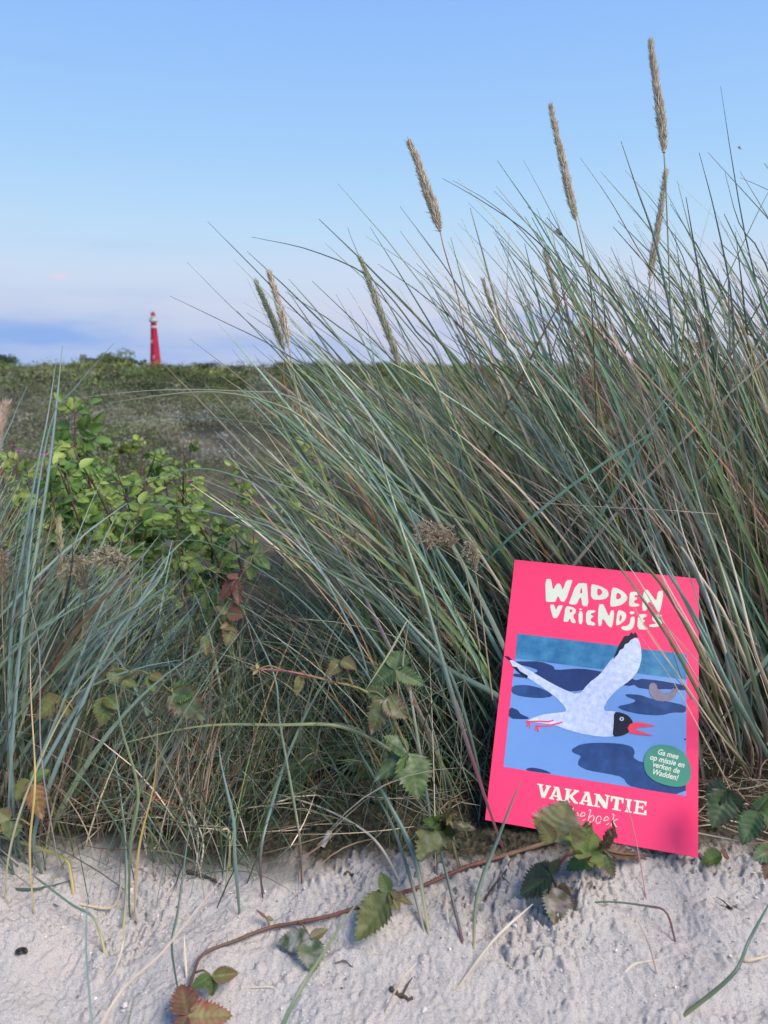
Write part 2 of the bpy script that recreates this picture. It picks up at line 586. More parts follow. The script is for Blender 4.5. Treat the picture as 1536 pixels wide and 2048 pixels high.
rng = np.random.default_rng(4)
GREENS = [(.125, .165, .045), (.095, .130, .038), (.155, .18, .055), (.080, .115, .045), (.135, .145, .06)]
GREYS = [(.25, .25, .17), (.19, .19, .13), (.30, .295, .21), (.15, .145, .10), (.20, .22, .12), (.19, .165, .12)]

acc = Acc()
for k in range(820):                                        # green thicket below the skyline
    dd = 100 * (420 / 100) ** rng.uniform(0, 1)
    x = rng.uniform(-.62, .45) * dd
    big = rng.random() < .42
    h = (rng.uniform(1.8, 3.6) if big else rng.uniform(.7, 1.5)) * (1 + dd / 900)
    if abs(x + 148.7 * dd / 500) < 8 * dd / 500 and dd > 260:
        h *= .45
    z = gz(x, dd)
    grey = rng.random() < .10
    g = np.array(GREYS[rng.integers(len(GREYS))] if grey else GREENS[rng.integers(len(GREENS))]) * math.exp(rng.normal() * (.15 if grey else .45)) * (1 if big else .5)
    leaf_cloud(acc, rng, (x, dd, z + h * .02), (h * rng.uniform(1.2, 2.2), h * 1.3, h), 420 if big else 140, .09 + dd * .0008, g, 9)
for k in range(240):
    dd = rng.uniform(420, 640)
    x = rng.uniform(-.62, .5) * dd
    h = rng.uniform(.9, 2.4) * (1.9 if rng.random() < .2 else 1)
    if abs(x + 148.7 * dd / 500) < 9 and dd < 520:
        h *= .3
    leaf_cloud(acc, rng, (x, dd, gz(x, dd) + h * .1), (h * 3.2, h * 1.5, h), 130, .5, GREENS[rng.integers(len(GREENS))])
tag(acc.build('green_thicket', M_SCRUB), 'dense green thicket covering the far dunes below the lighthouse', kind='stuff')

acc = Acc()
for k in range(560):                                        # grey scrub on the valley floor
    dd = 28 * (135 / 28) ** rng.uniform(0, 1)
    x = rng.uniform(-.58, .25) * dd
    small = rng.random() < .3
    h = (rng.uniform(.4, .8) if small else rng.uniform(1.0, 2.1)) * (1 + .005 * dd)
    green = rng.random() < .42
    g = np.array(GREENS[rng.integers(len(GREENS))] if green else GREYS[rng.integers(len(GREYS))])
    g = np.minimum(g * math.exp(rng.normal() * .55) * (.85 if green else 1.15), .40)
    leaf_cloud(acc, rng, (x, dd, gz(x, dd) + h * .0), (h * rng.uniform(1.1, 1.7), h * 1.2, h), 200 if small else 700, .018 + dd * .00070, g, 6)
for k in range(34):                                         # taller dark thorn clumps among it
    dd = 45 * (125 / 45) ** rng.uniform(0, 1)
    x = rng.uniform(-.52, .1) * dd
    h = rng.uniform(1.7, 2.8) * (1 + .002 * dd)
    leaf_cloud(acc, rng, (x, dd, gz(x, dd)), (h * rng.uniform(1.2, 2.2), h * 1.2, h), 900, .02 + dd * .0008, np.array((.055, .075, .03)) * rng.uniform(.6, 1.5), 8)
tag(acc.build('grey_scrub', M_SCRUB), 'low grey-green scrub covering the dune valley floor', kind='stuff')


def bush(px, py_top, wpx, hpx, d, col, name, label, cat, n=700, size=None, lobes=7, group=None, shape=(1, 1)):
    top = pt(px, py_top, d)
    hh, ww = hpx / FPX * d, wpx / FPX * d
    base = np.array([top[0], top[1], top[2] - hh])
    root = empty(name, base, label, cat, group)
    ac = Acc()
    leaf_cloud(ac, rng, base + [0, 0, hh * .35], (ww * .62, ww * .55, hh * .95), n, size or .018 * d / 10, col, lobes)
    ac.build('crown', M_SCRUB, root, base)
    V, F = tube(spline([base - [0, 0, hh * .25], base + [ww * .02, 0, hh * .3], base + [0, 0, hh * .75]], 6), np.linspace(ww * .04, ww * .012, 6), 6)
    mk('trunk', V, F, M_STEM, (.09, .07, .05), root, off=base)
    return root


G = 'bushes standing out on the far dunes'
bush(228, 711, 62, 30, 380, (.11, .15, .045), 'skyline_bush', 'broad green bush on the skyline just left of the lighthouse', 'bush', 2200, .55, 12, G)
bush(262, 716, 26, 18, 385, (.06, .09, .04), 'skyline_bush', 'small rounded bush between the broad skyline bush and the lighthouse', 'bush', 1000, .5, 7, G)
bush(284, 721, 13, 16, 420, (.035, .06, .045), 'small_pine', 'tiny dark pointed pine left of the lighthouse foot', 'tree', 700, .4, 6, G)
bush(14, 714, 30, 18, 400, (.05, .075, .04), 'skyline_bush', 'dark bush on the skyline at the left edge of the photo', 'bush', 1300, .5, 9, G)
bush(256, 880, 52, 36, 26, (.13, .17, .035), 'valley_bush', 'small yellow-green bush alone among the grey valley scrub', 'bush', 900, .05, 8, G)
bush(340, 740, 60, 30, 150, (.085, .115, .035), 'dune_bush', 'mid green bush on the far slope right of the lighthouse foot', 'bush', 800, .3, 8, G)
bush(80, 752, 70, 40, 120, (.07, .10, .03), 'dune_bush', 'bright green rounded bush on the far slope at left', 'bush', 900, .26, 8, G)
bush(470, 735, 70, 30, 170, (.055, .085, .03), 'dune_bush', 'dark green bush seen through the left grass tips', 'bush', 800, .32, 8, G)

# ------------------------------------------------------------------ lighthouse
M_RED = plain_mat('lighthouse_red_paint', (.47, .020, .055), .55, .3, .25, .35)
M_WHITE = plain_mat('lighthouse_white_paint', (.78, .76, .72), .6, .3, .2, .5)
M_DARKM = plain_mat('lighthouse_dark_iron', (.10, .11, .12), .5, .4, .2, 2)
M_GLASS = plain_mat('lantern_glass', (.16, .19, .21), .12, .6, .1, 2)


def lathe(prof, seg=40):
    prof = np.asarray(prof, float)
    a = np.linspace(0, 2 * np.pi, seg, endpoint=False)
    V = np.stack([prof[:, 0][:, None] * np.cos(a), prof[:, 0][:, None] * np.sin(a), np.repeat(prof[:, 1][:, None], seg, 1)], -1)
    n = len(prof)
    i = np.arange(n - 1)[:, None] * seg
    j = np.arange(seg)[None]
    k = (j + 1) % seg
    return V.reshape(-1, 3), np.stack([i + j, i + k, i + seg + k, i + seg + j], -1).reshape(-1, 4)


def box(x0, x1, y0, y1, z0, z1):
    V = np.array([[x, y, z] for z in (z0, z1) for y in (y0, y1) for x in (x0, x1)], float)
    F = np.array([[0, 2, 3, 1], [4, 5, 7, 6], [0, 1, 5, 4], [2, 6, 7, 3], [0, 4, 6, 2], [1, 3, 7, 5]])
    return V, F


LD = 500.0
lb = pt(311.5, 731, LD)
U1 = LD / FPX                                               # metres per photo pixel at the lighthouse
lh = empty('lighthouse', lb, 'tall tapering red lighthouse with white gallery on the horizon', 'lighthouse')


def lpart(name, V, F, mat, smooth=True, parent=None):
    o = mk(name, V, F, mat, None, parent or lh, smooth)
    return o


def ry(py):
    return (731 - py) * U1 * 1.004


rad_at = lambda py: np.interp(py, [640, 648, 700, 731], [5.1, 5.4, 8.7, 11.0]) * U1
V, F = lathe([(rad_at(731) * 1.04, -3), (rad_at(731), 0), (rad_at(715), ry(715)), (rad_at(700), ry(700)), (rad_at(680), ry(680)),
              (rad_at(660), ry(660)), (rad_at(647.5), ry(647.5))])
tower = lpart('tower', V, F, M_RED)
V, F = lathe([(rad_at(657.6) + .06, ry(657.8)), (rad_at(657.6) + .14, ry(657.4)), (rad_at(655.2) + .14, ry(655.4)), (rad_at(655.2) + .06, ry(655))])
lpart('white_band', V, F, M_WHITE)
V, F = lathe([(rad_at(647.5), ry(648.2)), (7.4 * U1, ry(646.4)), (8.6 * U1, ry(645.6)), (8.6 * U1, ry(644.9)), (0.3, ry(644.8))])
gal = lpart('gallery', V, F, M_WHITE, False)
ac = Acc()
for k in range(28):
    an = k / 28 * 2 * math.pi
    ac.add(*box(8.2 * U1 * math.cos(an) - .06, 8.2 * U1 * math.cos(an) + .06, 8.2 * U1 * math.sin(an) - .06, 8.2 * U1 * math.sin(an) + .06, ry(645), ry(640.6)), (.6, .6, .6))
for zz_ in (640.6, 642.0, 643.4):
    aa = np.linspace(0, 2 * np.pi, 41)
    ac.add(*tube(np.stack([8.2 * U1 * np.cos(aa), 8.2 * U1 * np.sin(aa), aa * 0 + ry(zz_)], -1), .07, 5), (.6, .6, .6))
ac.build('railing', M_WHITE, gal)
V, F = lathe([(5.9 * U1, ry(644.9)), (5.9 * U1, ry(639.4)), (6.6 * U1, ry(639.0)), (6.6 * U1, ry(638.2)), (.2, ry(638.0))])
lpart('watch_room', V, F, M_WHITE, False)
V, F = lathe([(4.1 * U1, ry(638.1)), (4.1 * U1, ry(634.0))], 16)
lant = lpart('lantern_glazing', V, F, M_GLASS, False)
for k in range(8):
    an = k / 8 * 2 * math.pi
    q = np.array([[4.2 * U1 * math.cos(an), 4.2 * U1 * math.sin(an), ry(638.1)], [4.2 * U1 * math.cos(an), 4.2 * U1 * math.sin(an), ry(633.8)]])
    V, F = tube(q, .16, 5)
    lpart('glazing_bar', V, F, M_WHITE, False, lant)
V, F = lathe([(4.6 * U1, ry(634.1)), (4.7 * U1, ry(633.4)), (4.3 * U1, ry(631.5)), (3.3 * U1, ry(629.2)), (1.7 * U1, ry(627.4)), (.8 * U1, ry(626.9)), (.7 * U1, ry(626.0)), (.05, ry(625.6))])
dome = lpart('dome', V, F, M_RED)
V, F = tube(np.array([[-4.5 * U1, 0, ry(640)], [-4.5 * U1, 0, ry(620)]]), .04, 5)
lpart('aerial', V, F, M_DARKM)
toc = nrm(CAM - lb)
for px, py, hw in ((305.4, 684.8, .62), (310.5, 713.8, .4)):
    axw = (731 - py) * 0
    off = (px - 311.5 + (731 - py) * .045) * U1
    r_ = float(rad_at(py))
    off = max(-r_ * .85, min(r_ * .85, off))
    yy = -math.sqrt(max(r_ * r_ - off * off, .1))
    ang = math.atan2(yy, off)
    V, F = box(-hw, hw, -.18, .18, -1.0, 1.0)
    ca, sa = math.cos(ang + math.pi / 2), math.sin(ang + math.pi / 2)
    V = np.stack([V[:, 0] * ca - V[:, 1] * sa + off, V[:, 0] * sa + V[:, 1] * ca + yy, V[:, 2] + ry(py)], -1)
    wn = lpart('window', V, F, M_WHITE, False)
    V, F = box(-hw * .6, hw * .6, -.22, .1, -.7, .7)
    V = np.stack([V[:, 0] * ca - V[:, 1] * sa + off, V[:, 0] * sa + V[:, 1] * ca + yy, V[:, 2] + ry(py)], -1)
    lpart('pane', V, F, M_GLASS, False, wn)

# low flat buildings on the skyline, left of the lighthouse
M_CONC = plain_mat('weathered_concrete', (.27, .26, .25), .85, .2, .35, .6)


def building(px0, px1, pyt, d, label, tower_px=None):
    b0, b1 = pt(px0, 728, d), pt(px1, 728, d)
    top = pt(px0, pyt, d)[2]
    base = np.array([(b0[0] + b1[0]) / 2, b0[1], b0[2]])
    root = empty('flat_building', base, label, 'building', 'flat buildings on the far dunes')
    wd, hh = (b1[0] - b0[0]) / 2, top - base[2]
    V, F = box(-wd, wd, 0, 8, -3, hh)
    mk('wall', V, F, M_CONC, None, root)
    V, F = box(-wd - .4, wd + .4, -.5, 8.5, hh + .003, hh + .35)
    rf = mk('roof', V, F, M_DARKM, None, root)
    for k in range(3):
        cx = -wd * .6 + k * wd * .6
        V, F = box(cx - .5, cx + .5, -.06, .2, hh * .45, hh * .8)
        wn = mk('window', V, F, M_GLASS, None, root)
    if tower_px:
        cx = -wd * .75
        V, F = box(cx - 1.4, cx + 1.4, 2, 5, hh + .36, hh + 2.4)
        mk('rooftop_block', V, F, M_CONC, None, rf)


building(160, 184, 717.5, 430, 'low flat grey building with pale rooftop block on the skyline', True)
building(195, 209, 719.5, 440, 'smaller flat grey building half hidden by the broad skyline bush')

# ------------------------------------------------------------------ booklet leaning back in the grass
BW, BH = .21, .297
rx_, ry_, rz_ = -.64144597, .05209344, -.22844672
BM = Matrix.Translation((.20782094, .70910494, .03437425)) @ Matrix.Rotation(rz_, 4, 'Z') @ Matrix.Rotation(ry_, 4, 'Y') @ Matrix.Rotation(rx_, 4, 'X')
BR = np.array(BM)[:3, :3]
BT = np.array(BM)[:3, 3]


def to_book(P):
    """world -> booklet frame (x right, y into the booklet, z up the cover)"""
    return (np.asarray(P) - BT) @ BR


def uv_of(px, py):
    """photo pixel -> place on the flat cover, metres"""
    dr = AF + (px - 768) / FPX * AX + (1024 - py) / FPX * AU
    o_, d_ = to_book(CAM), dr @ BR
    s = -o_[1] / d_[1]
    q = o_ + s * d_
    return q[0], q[2]


FR = {'z': (920, 1080, 1536 / 616), 't': (1080, 1145, 1536 / 260), 'v': (1060, 1555, 1536 / 250), 'b': (1280, 1480, 1536 / 110)}


def uvs(pts, fr):
    x0, y0, s = FR[fr]
    return [uv_of(x0 + x / s, y0 + y / s) for x, y in pts]


def chaikin(P, n=1):
    for _ in range(n):
        Q = []
        for i in range(len(P)):
            a, b = P[i], P[(i + 1) % len(P)]
            Q += [(a[0] * .78 + b[0] * .22, a[1] * .78 + b[1] * .22), (a[0] * .22 + b[0] * .78, a[1] * .22 + b[1] * .78)]
        P = Q
    return P


book = bpy.data.objects.new('booklet', None)
COL.objects.link(book)
book.matrix_world = BM
tag(book, 'bright pink holiday booklet with a seabird cover leaning in the grass', 'booklet')


def flat(name, loops, mat, lvl, parent):
    """printed shape lying on the cover, lvl counts ink layers"""
    tri = tessellate_polygon([[Vector((u, v, 0)) for u, v in lp] for lp in loops])
    pts = [q for lp in loops for q in lp]
    V = [(u, -.0002 - lvl * .00012, v) for u, v in pts]
    T = []
    for a, b, c in tri:
        ux, uy = pts[b][0] - pts[a][0], pts[b][1] - pts[a][1]
        vx, vy = pts[c][0] - pts[a][0], pts[c][1] - pts[a][1]
        T.append((a, b, c) if ux * vy - uy * vx > 0 else (a, c, b))
    return mk(name, V, np.array(T), mat, None, parent)


def stroke(pts, wd):
    """outline loops of a pen stroke"""
    P = np.array(pts, float)
    P = spline(np.column_stack([P, np.zeros(len(P))]), max(len(P) * 4, 6))[:, :2] if len(P) > 2 else P
    T = nrm(np.gradient(P, axis=0))
    N = np.stack([-T[:, 1], T[:, 0]], -1) * wd / 2
    return [tuple(q) for q in np.vstack([P + N, (P - N)[::-1]])]


M_PINK = plain_mat('pink_cover_card', lin((255, 62, 110)), .34, .45, .03, 30)
M_PAPER = plain_mat('paper_edge', (.75, .73, .70), .8, .2, .15, 900)
M_MINT = plain_mat('mint_print', lin((226, 230, 204)), .45, .35, .05, 300)
M_WATER = plain_mat('print_light_water', lin((112, 154, 210)), .4, .35, .05, 25)
M_TEAL = plain_mat('print_teal_sky', lin((36, 104, 148)), .4, .35, 0, 55, c2=lin((74, 142, 178)))
M_NAVY = plain_mat('print_navy', lin((36, 62, 112)), .4, .35, 0, 40, c2=lin((27, 48, 94)))
M_DEEP = plain_mat('print_deep_blue', lin((28, 58, 106)), .4, .35, 0, 60, c2=lin((46, 82, 136)))
M_BIRD = plain_mat('print_bird_white', lin((212, 220, 234)), .4, .35, 0, 160, c2=lin((174, 190, 222)))
M_INK = plain_mat('print_black', lin((22, 26, 40)), .4, .35, .1, 50)
M_BEAK = plain_mat('print_red', lin((246, 66, 92)), .4, .35, .05, 50)
M_BADGE = plain_mat('print_green', lin((74, 146, 122)), .4, .35, .06, 60)
M_SEAL = plain_mat('print_grey_brown', lin((140, 132, 146)), .4, .35, .2, 200)

# cover with a rounded spine edge and a slightly bowed sheet, pages behind
nu, nv = 14, 18
uu, vv = np.meshgrid(np.linspace(-BW / 2, BW / 2, nu), np.linspace(0, BH, nv))
front = np.stack([uu, uu * 0, vv], -1).reshape(-1, 3)
back = front + [0, .0006, 0]
ii = np.arange(nu * nv).reshape(nv, nu)
q1 = np.stack([ii[:-1, :-1], ii[:-1, 1:], ii[1:, 1:], ii[1:, :-1]], -1).reshape(-1, 4)
rim = np.concatenate([ii[0], ii[1:, -1], ii[-1, ::-1][1:], ii[::-1, 0][1:-1]])
rim2 = np.roll(rim, -1)
q3 = np.stack([rim2, rim, rim + nu * nv, rim2 + nu * nv], -1)
cover = mk('cover', np.vstack([front, back]), [np.vstack([q1, q1[:, ::-1] + nu * nv, q3])], M_PINK, None, book)
V, F = box(-BW / 2 + .0012, BW / 2 - .0012, .0007, .0034, .0012, BH - .0012)
mk('page_block', V, F, M_PAPER, None, book)
V, F = box(-BW / 2, BW / 2, .0035, .0041, 0, BH)
mk('back_cover', V, F, M_PINK, None, book)

panel_px = [(217, 1131), (1126, 1276), (1130, 570), (287, 466)]
pan = flat('picture', [uvs(panel_px, 'z')], M_WATER, 0, book)
flat('picture_sky', [uvs([(287, 466), (1130, 570), (1130, 697), (900, 668), (600, 632), (275, 590)], 'z')], M_TEAL, 1, pan)
for pl, m_ in (([(300, 606), (400, 605), (470, 630), (470, 650), (600, 640), (700, 655), (880, 692), (870, 730), (760, 720), (640, 745), (560, 757), (470, 747), (420, 720), (350, 690), (265, 682), (267, 665), (340, 674), (400, 652), (330, 628), (272, 622), (274, 606)], M_NAVY),
               ([(260, 726), (330, 722), (400, 738), (440, 757), (466, 780), (400, 790), (300, 780), (256, 762)], M_DEEP),
               ([(247, 832), (290, 848), (300, 868), (350, 888), (330, 895), (242, 890)], M_NAVY),
               ([(880, 690), (1000, 702), (1129, 727), (1129, 752), (1040, 742), (960, 747), (870, 735)], M_NAVY),
               ([(822, 768), (900, 772), (950, 792), (1040, 806), (1127, 826), (1127, 862), (1060, 860), (1000, 876), (900, 870), (812, 850), (780, 830), (860, 814), (880, 800), (830, 782)], M_DEEP),
               ([(555, 1045), (600, 1018), (680, 1010), (800, 1015), (860, 1030), (873, 1060), (862, 1085), (900, 1108), (1000, 1120), (1126, 1160), (1126, 1275), (900, 1240), (838, 1224), (812, 1182), (740, 1166), (640, 1150), (588, 1125), (590, 1100), (606, 1078), (562, 1060)], M_DEEP),
               ([(330, 1140), (362, 1134), (420, 1146), (465, 1168), (400, 1159), (332, 1149)], M_NAVY),
               ([(1112, 994), (1127, 988), (1127, 1001)], M_NAVY)):
    flat('water_patch', [uvs(chaikin(pl), 'z')], m_, 2, pan)
bird = flat('seabird', [uvs(chaikin([(330, 905), (370, 884), (430, 867), (532, 858), (525, 835), (480, 785), (415, 738), (330, 682), (268, 640), (242, 592), (262, 600), (330, 640), (430, 700), (500, 738), (592, 776), (640, 715), (700, 670), (742, 610), (790, 560), (830, 512), (884, 482), (902, 530), (906, 590), (890, 650), (850, 700), (790, 740), (740, 790), (710, 852), (772, 855), (790, 860), (780, 980), (700, 982), (600, 966), (520, 942), (470, 922), (400, 914)]), 'z')], M_BIRD, 3, book)
flat('wing_tip', [uvs([(762, 598), (790, 530), (820, 480), (845, 477), (848, 468), (857, 460), (864, 472), (874, 459), (888, 486), (868, 487), (850, 500), (842, 512), (822, 522), (815, 540), (795, 552), (788, 570)], 'z')], M_INK, 4, bird)
flat('wing_tip', [uvs([(221, 577), (244, 583), (262, 600), (244, 599)], 'z')], M_INK, 4, bird)
flat('wing_tip', [uvs([(263, 632), (284, 634), (300, 655), (340, 678), (332, 692), (288, 658)], 'z')], M_INK, 4, bird)
head = flat('bird_head', [uvs(chaikin([(768, 858), (800, 860), (840, 876), (864, 908), (856, 942), (834, 966), (800, 979), (760, 981), (766, 920)]), 'z')], M_INK, 5, bird)
flat('beak', [uvs([(836, 938), (846, 920), (866, 911), (905, 910), (978, 929), (900, 934), (876, 940), (880, 948), (965, 976), (900, 972), (846, 963)], 'z')], M_BEAK, 6, bird)
cx, cy = 806, 893
flat('eye', [uvs([(cx + 11 * math.cos(a), cy + 10 * math.sin(a)) for a in np.linspace(0, 6.283, 14, endpoint=False)], 'z')], M_BIRD, 6, bird)
flat('pupil', [uvs([(cx + 5 * math.cos(a), cy + 5 * math.sin(a)) for a in np.linspace(0, 6.283, 10, endpoint=False)], 'z')], M_INK, 7, bird)
for k, s in enumerate(([(328, 906), (390, 905), (440, 906), (466, 899)], [(376, 926), (420, 928), (470, 920), (510, 908)],
                       [(342, 906), (334, 930)], [(344, 908), (350, 935)], [(384, 927), (376, 950)], [(386, 928), (392, 956)])):
    flat('leg', [uvs(stroke(s, 7), 'z')], M_BEAK, 4 + k * .1, bird)
seal = flat('seal', [uvs([(942, 730), (950, 716), (966, 712), (979, 722), (985, 742), (1000, 754), (1022, 764), (1045, 762), (1058, 752), (1062, 736), (1070, 746), (1078, 734), (1086, 742), (1084, 762), (1070, 785), (1050, 800), (1010, 806), (975, 800), (954, 782), (944, 760)], 'z')], M_SEAL, 4, book)
badge = flat('badge', [uvs(chaikin([(96, 600), (140, 400), (290, 210), (470, 140), (700, 135), (930, 190), (1150, 300), (1300, 450), (1390, 680), (1430, 900), (1415, 1080), (1330, 1230), (1180, 1300), (950, 1315), (650, 1250), (400, 1150), (220, 1010), (120, 830)], 2), 'b')], M_BADGE, 8, book)


def text_line(s, a, b, hgt, parent, lvl, shear=.28, bold=.02):
    cu = bpy.data.curves.new('text', 'FONT')
    cu.body = s
    cu.size = 1.0
    cu.shear = shear
    cu.offset = bold
    cu.resolution_u = 3
    o = bpy.data.objects.new('text', cu)
    COL.objects.link(o)
    dg = bpy.context.evaluated_depsgraph_get()
    me = bpy.data.meshes.new_from_object(o.evaluated_get(dg))
    bpy.data.objects.remove(o)
    co = np.array([v.co[:] for v in me.vertices])
    co[:, 0] -= co[:, 0].min()
    wdt = co[:, 0].max()
    (ax_, az_), (bx_, bz_) = uvs([a, b], 'b')
    ln = math.hypot(bx_ - ax_, bz_ - az_)
    ex = np.array([(bx_ - ax_) / ln, (bz_ - az_) / ln])
    ey = np.array([-ex[1], ex[0]])
    q = np.array([ax_, az_]) + co[:, :1] * (ln / wdt) * ex + co[:, 1:2] * hgt * ey
    V = np.stack([q[:, 0], np.full(len(q), -.0002 - lvl * .00012), q[:, 1]], -1)
    tri, quad = [], []
    for p_ in me.polygons:
        (tri if len(p_.vertices) == 3 else quad).append(list(p_.vertices))
    Fl = [np.array(f_) for f_ in (tri, quad) if f_]
    return mk('lettering', V, Fl, M_MINT, None, parent)


hb = .0082
text_line('Ga mee', (492, 398), (1062, 548), hb, badge, 9)
text_line('op missie en', (270, 545), (1232, 782), hb, badge, 9)
text_line('verken de', (352, 748), (1098, 948), hb, badge, 9)
text_line('Wadden!', (350, 955), (1062, 1140), hb, badge, 9)

TITLE = [
    [[(62, 80), (122, 76), (132, 92), (155, 215), (190, 138), (225, 130), (245, 142), (268, 215), (310, 90), (380, 88), (383, 100), (300, 345), (245, 345), (213, 270), (185, 340), (170, 350), (75, 347), (68, 330)]],
    [[(430, 128), (550, 126), (556, 150), (575, 400), (500, 402), (485, 295), (468, 300), (430, 385), (345, 375), (342, 365)], [(488, 165), (470, 240), (485, 252), (503, 235)]],
    [[(602, 142), (640, 142), (720, 165), (790, 205), (812, 250), (800, 295), (740, 325), (600, 318)], [(675, 190), (720, 200), (738, 235), (722, 265), (677, 278)]],
    [[(848, 178), (900, 182), (980, 220), (1035, 285), (1025, 335), (960, 385), (880, 405), (822, 402)], [(905, 242), (940, 248), (962, 285), (945, 312), (896, 320)]],
    [[(1060, 235), (1100, 228), (1175, 232), (1165, 262), (1120, 270), (1112, 290), (1150, 298), (1140, 325), (1112, 330), (1110, 362), (1175, 375), (1170, 402), (1050, 408), (1055, 330)]],
    [[(1225, 205), (1270, 205), (1285, 220), (1375, 350), (1390, 220), (1465, 215), (1420, 465), (1385, 465), (1370, 450), (1285, 320), (1265, 450), (1200, 455)]],
    [[(112, 380), (160, 380), (170, 395), (190, 450), (212, 390), (270, 388), (268, 400), (205, 540), (160, 540), (150, 525)]],
    [[(300, 398), (370, 405), (420, 430), (425, 475), (385, 510), (432, 598), (375, 600), (348, 535), (335, 585), (275, 582), (280, 560)], [(352, 432), (378, 440), (385, 458), (372, 472), (350, 475)]],
    [[(455, 462), (505, 458), (503, 610), (455, 610)]], [[(462, 432), (480, 424), (497, 432), (490, 445), (470, 447)]],
    [[(545, 445), (655, 448), (650, 472), (600, 485), (600, 500), (640, 520), (600, 545), (598, 575), (655, 600), (648, 630), (540, 618)]],
    [[(690, 375), (745, 375), (755, 390), (815, 530), (835, 450), (880, 448), (855, 648), (815, 648), (735, 530), (728, 632), (682, 632)]],
    [[(915, 448), (960, 450), (1010, 475), (1022, 520), (1000, 570), (940, 620), (892, 628)], [(945, 500), (962, 510), (968, 540), (955, 570), (935, 578)]],
    [[(1072, 525), (1120, 522), (1118, 600), (1095, 665), (1040, 690), (980, 680), (955, 655), (965, 640), (1030, 632), (1062, 600)]], [[(1058, 470), (1085, 455), (1118, 468), (1112, 488), (1085, 496), (1062, 488)]],
    [[(1160, 495), (1240, 490), (1265, 500), (1255, 525), (1215, 535), (1215, 555), (1245, 572), (1215, 595), (1212, 625), (1270, 650), (1265, 678), (1145, 672)]],
    [[(1345, 495), (1440, 500), (1435, 522), (1385, 535), (1435, 570), (1440, 610), (1400, 645), (1300, 645), (1285, 630), (1300, 615), (1380, 605), (1330, 570), (1320, 530)]]]
for lp in TITLE:
    flat('title_letter', [uvs(chaikin(q), 't') for q in lp], M_MINT, 1, book)
A_ = [[(290, 112), (355, 117), (392, 275), (407, 280), (404, 296), (325, 280), (326, 264), (340, 264), (336, 242), (286, 232), (276, 252), (296, 256), (293, 274), (232, 262), (234, 247), (250, 243), (305, 128), (290, 126)], [(324, 150), (296, 215), (333, 222)]]
VAK = [[[(85, 72), (165, 88), (160, 103), (146, 104), (168, 195), (205, 112), (190, 108), (192, 92), (260, 104), (256, 120), (243, 122), (182, 253), (140, 245), (108, 95), (90, 92)]], A_,
       [[(430, 132), (512, 148), (508, 164), (492, 166), (484, 222), (550, 165), (535, 160), (537, 148), (603, 162), (600, 178), (585, 180), (520, 232), (570, 300), (590, 310), (585, 325), (545, 318), (480, 240), (472, 290), (490, 296), (487, 310), (412, 296), (415, 280), (430, 278), (446, 158), (428, 150)]],
       [[(x + 372, y + 62) for x, y in q] for q in A_],
       [[(790, 195), (855, 207), (930, 310), (942, 232), (920, 226), (922, 210), (982, 222), (979, 238), (965, 240), (947, 385), (905, 377), (835, 275), (825, 345), (858, 352), (856, 368), (783, 355), (786, 340), (800, 336), (812, 218), (790, 212)]],
       [[(993, 225), (1152, 252), (1146, 318), (1128, 316), (1122, 275), (1094, 270), (1082, 392), (1118, 398), (1116, 413), (1010, 395), (1012, 380), (1032, 384), (1048, 262), (1018, 258), (1008, 295), (990, 292)]],
       [[(1170, 258), (1255, 272), (1253, 290), (1235, 290), (1225, 415), (1250, 420), (1247, 436), (1165, 422), (1167, 406), (1182, 404), (1195, 280), (1170, 275)]],
       [[(1275, 275), (1433, 298), (1428, 352), (1412, 350), (1405, 318), (1340, 308), (1333, 352), (1375, 360), (1378, 342), (1393, 345), (1388, 398), (1373, 395), (1370, 378), (1332, 372), (1325, 428), (1398, 440), (1408, 402), (1430, 405), (1430, 466), (1270, 440), (1272, 424), (1290, 422), (1305, 298), (1275, 293)]]]
for lp in VAK:
    flat('heading_letter', [uvs(q, 'v') for q in lp], M_MINT, 1, book)
e_ = [(615, 480), (668, 468), (670, 440), (650, 430), (624, 452), (612, 490), (624, 524), (650, 528), (680, 510)]
oo = lambda x, y: [(x + 30 * math.cos(q) + 8 * math.sin(q), y - 46 * math.sin(q)) for q in np.linspace(0, 6.0, 12)]
DOE = [oo(480, 452), [(530, 372), (505, 500), (515, 512)], oo(560, 475), e_, [(720, 404), (746, 402), (716, 515), (735, 546), (768, 540), (786, 500), (776, 470), (752, 474), (722, 505)],
       oo(842, 520), [(x + 290, y + 52) for x, y in e_], [(1008, 456), (1032, 456), (994, 594)], [(1080, 512), (1052, 520), (1014, 546)], [(1014, 546), (1040, 568), (1050, 598), (1070, 602)]]
for k, s in enumerate(DOE):
    flat('subtitle_letter', [uvs(stroke(s, 9), 'v')], M_MINT, 1 + k * .1, book)

# ------------------------------------------------------------------ grass
BQ = [(970, 1640), (1396, 1714), (1399, 1158), (1029, 1119)]


def hits_book(P):
    """which points of (..,3) stand in front of, in or touching the booklet"""
    q = to_book(P)
    inside = (np.abs(q[..., 0]) < BW / 2 + .012) & (q[..., 2] > -.03) & (q[..., 2] < BH + .012) & (q[..., 1] < .012)
    px, py, d = proj(P)
    infr = np.ones(px.shape, bool)
    for i in range(4):
        (x0, y0), (x1, y1) = BQ[i], BQ[(i + 1) % 4]
        infr &= ((x1 - x0) * (py - y0) - (y1 - y0) * (px - x0)) < 0
    infr &= q[..., 1] < .012
    return inside & (q[..., 1] > -.2) | infr


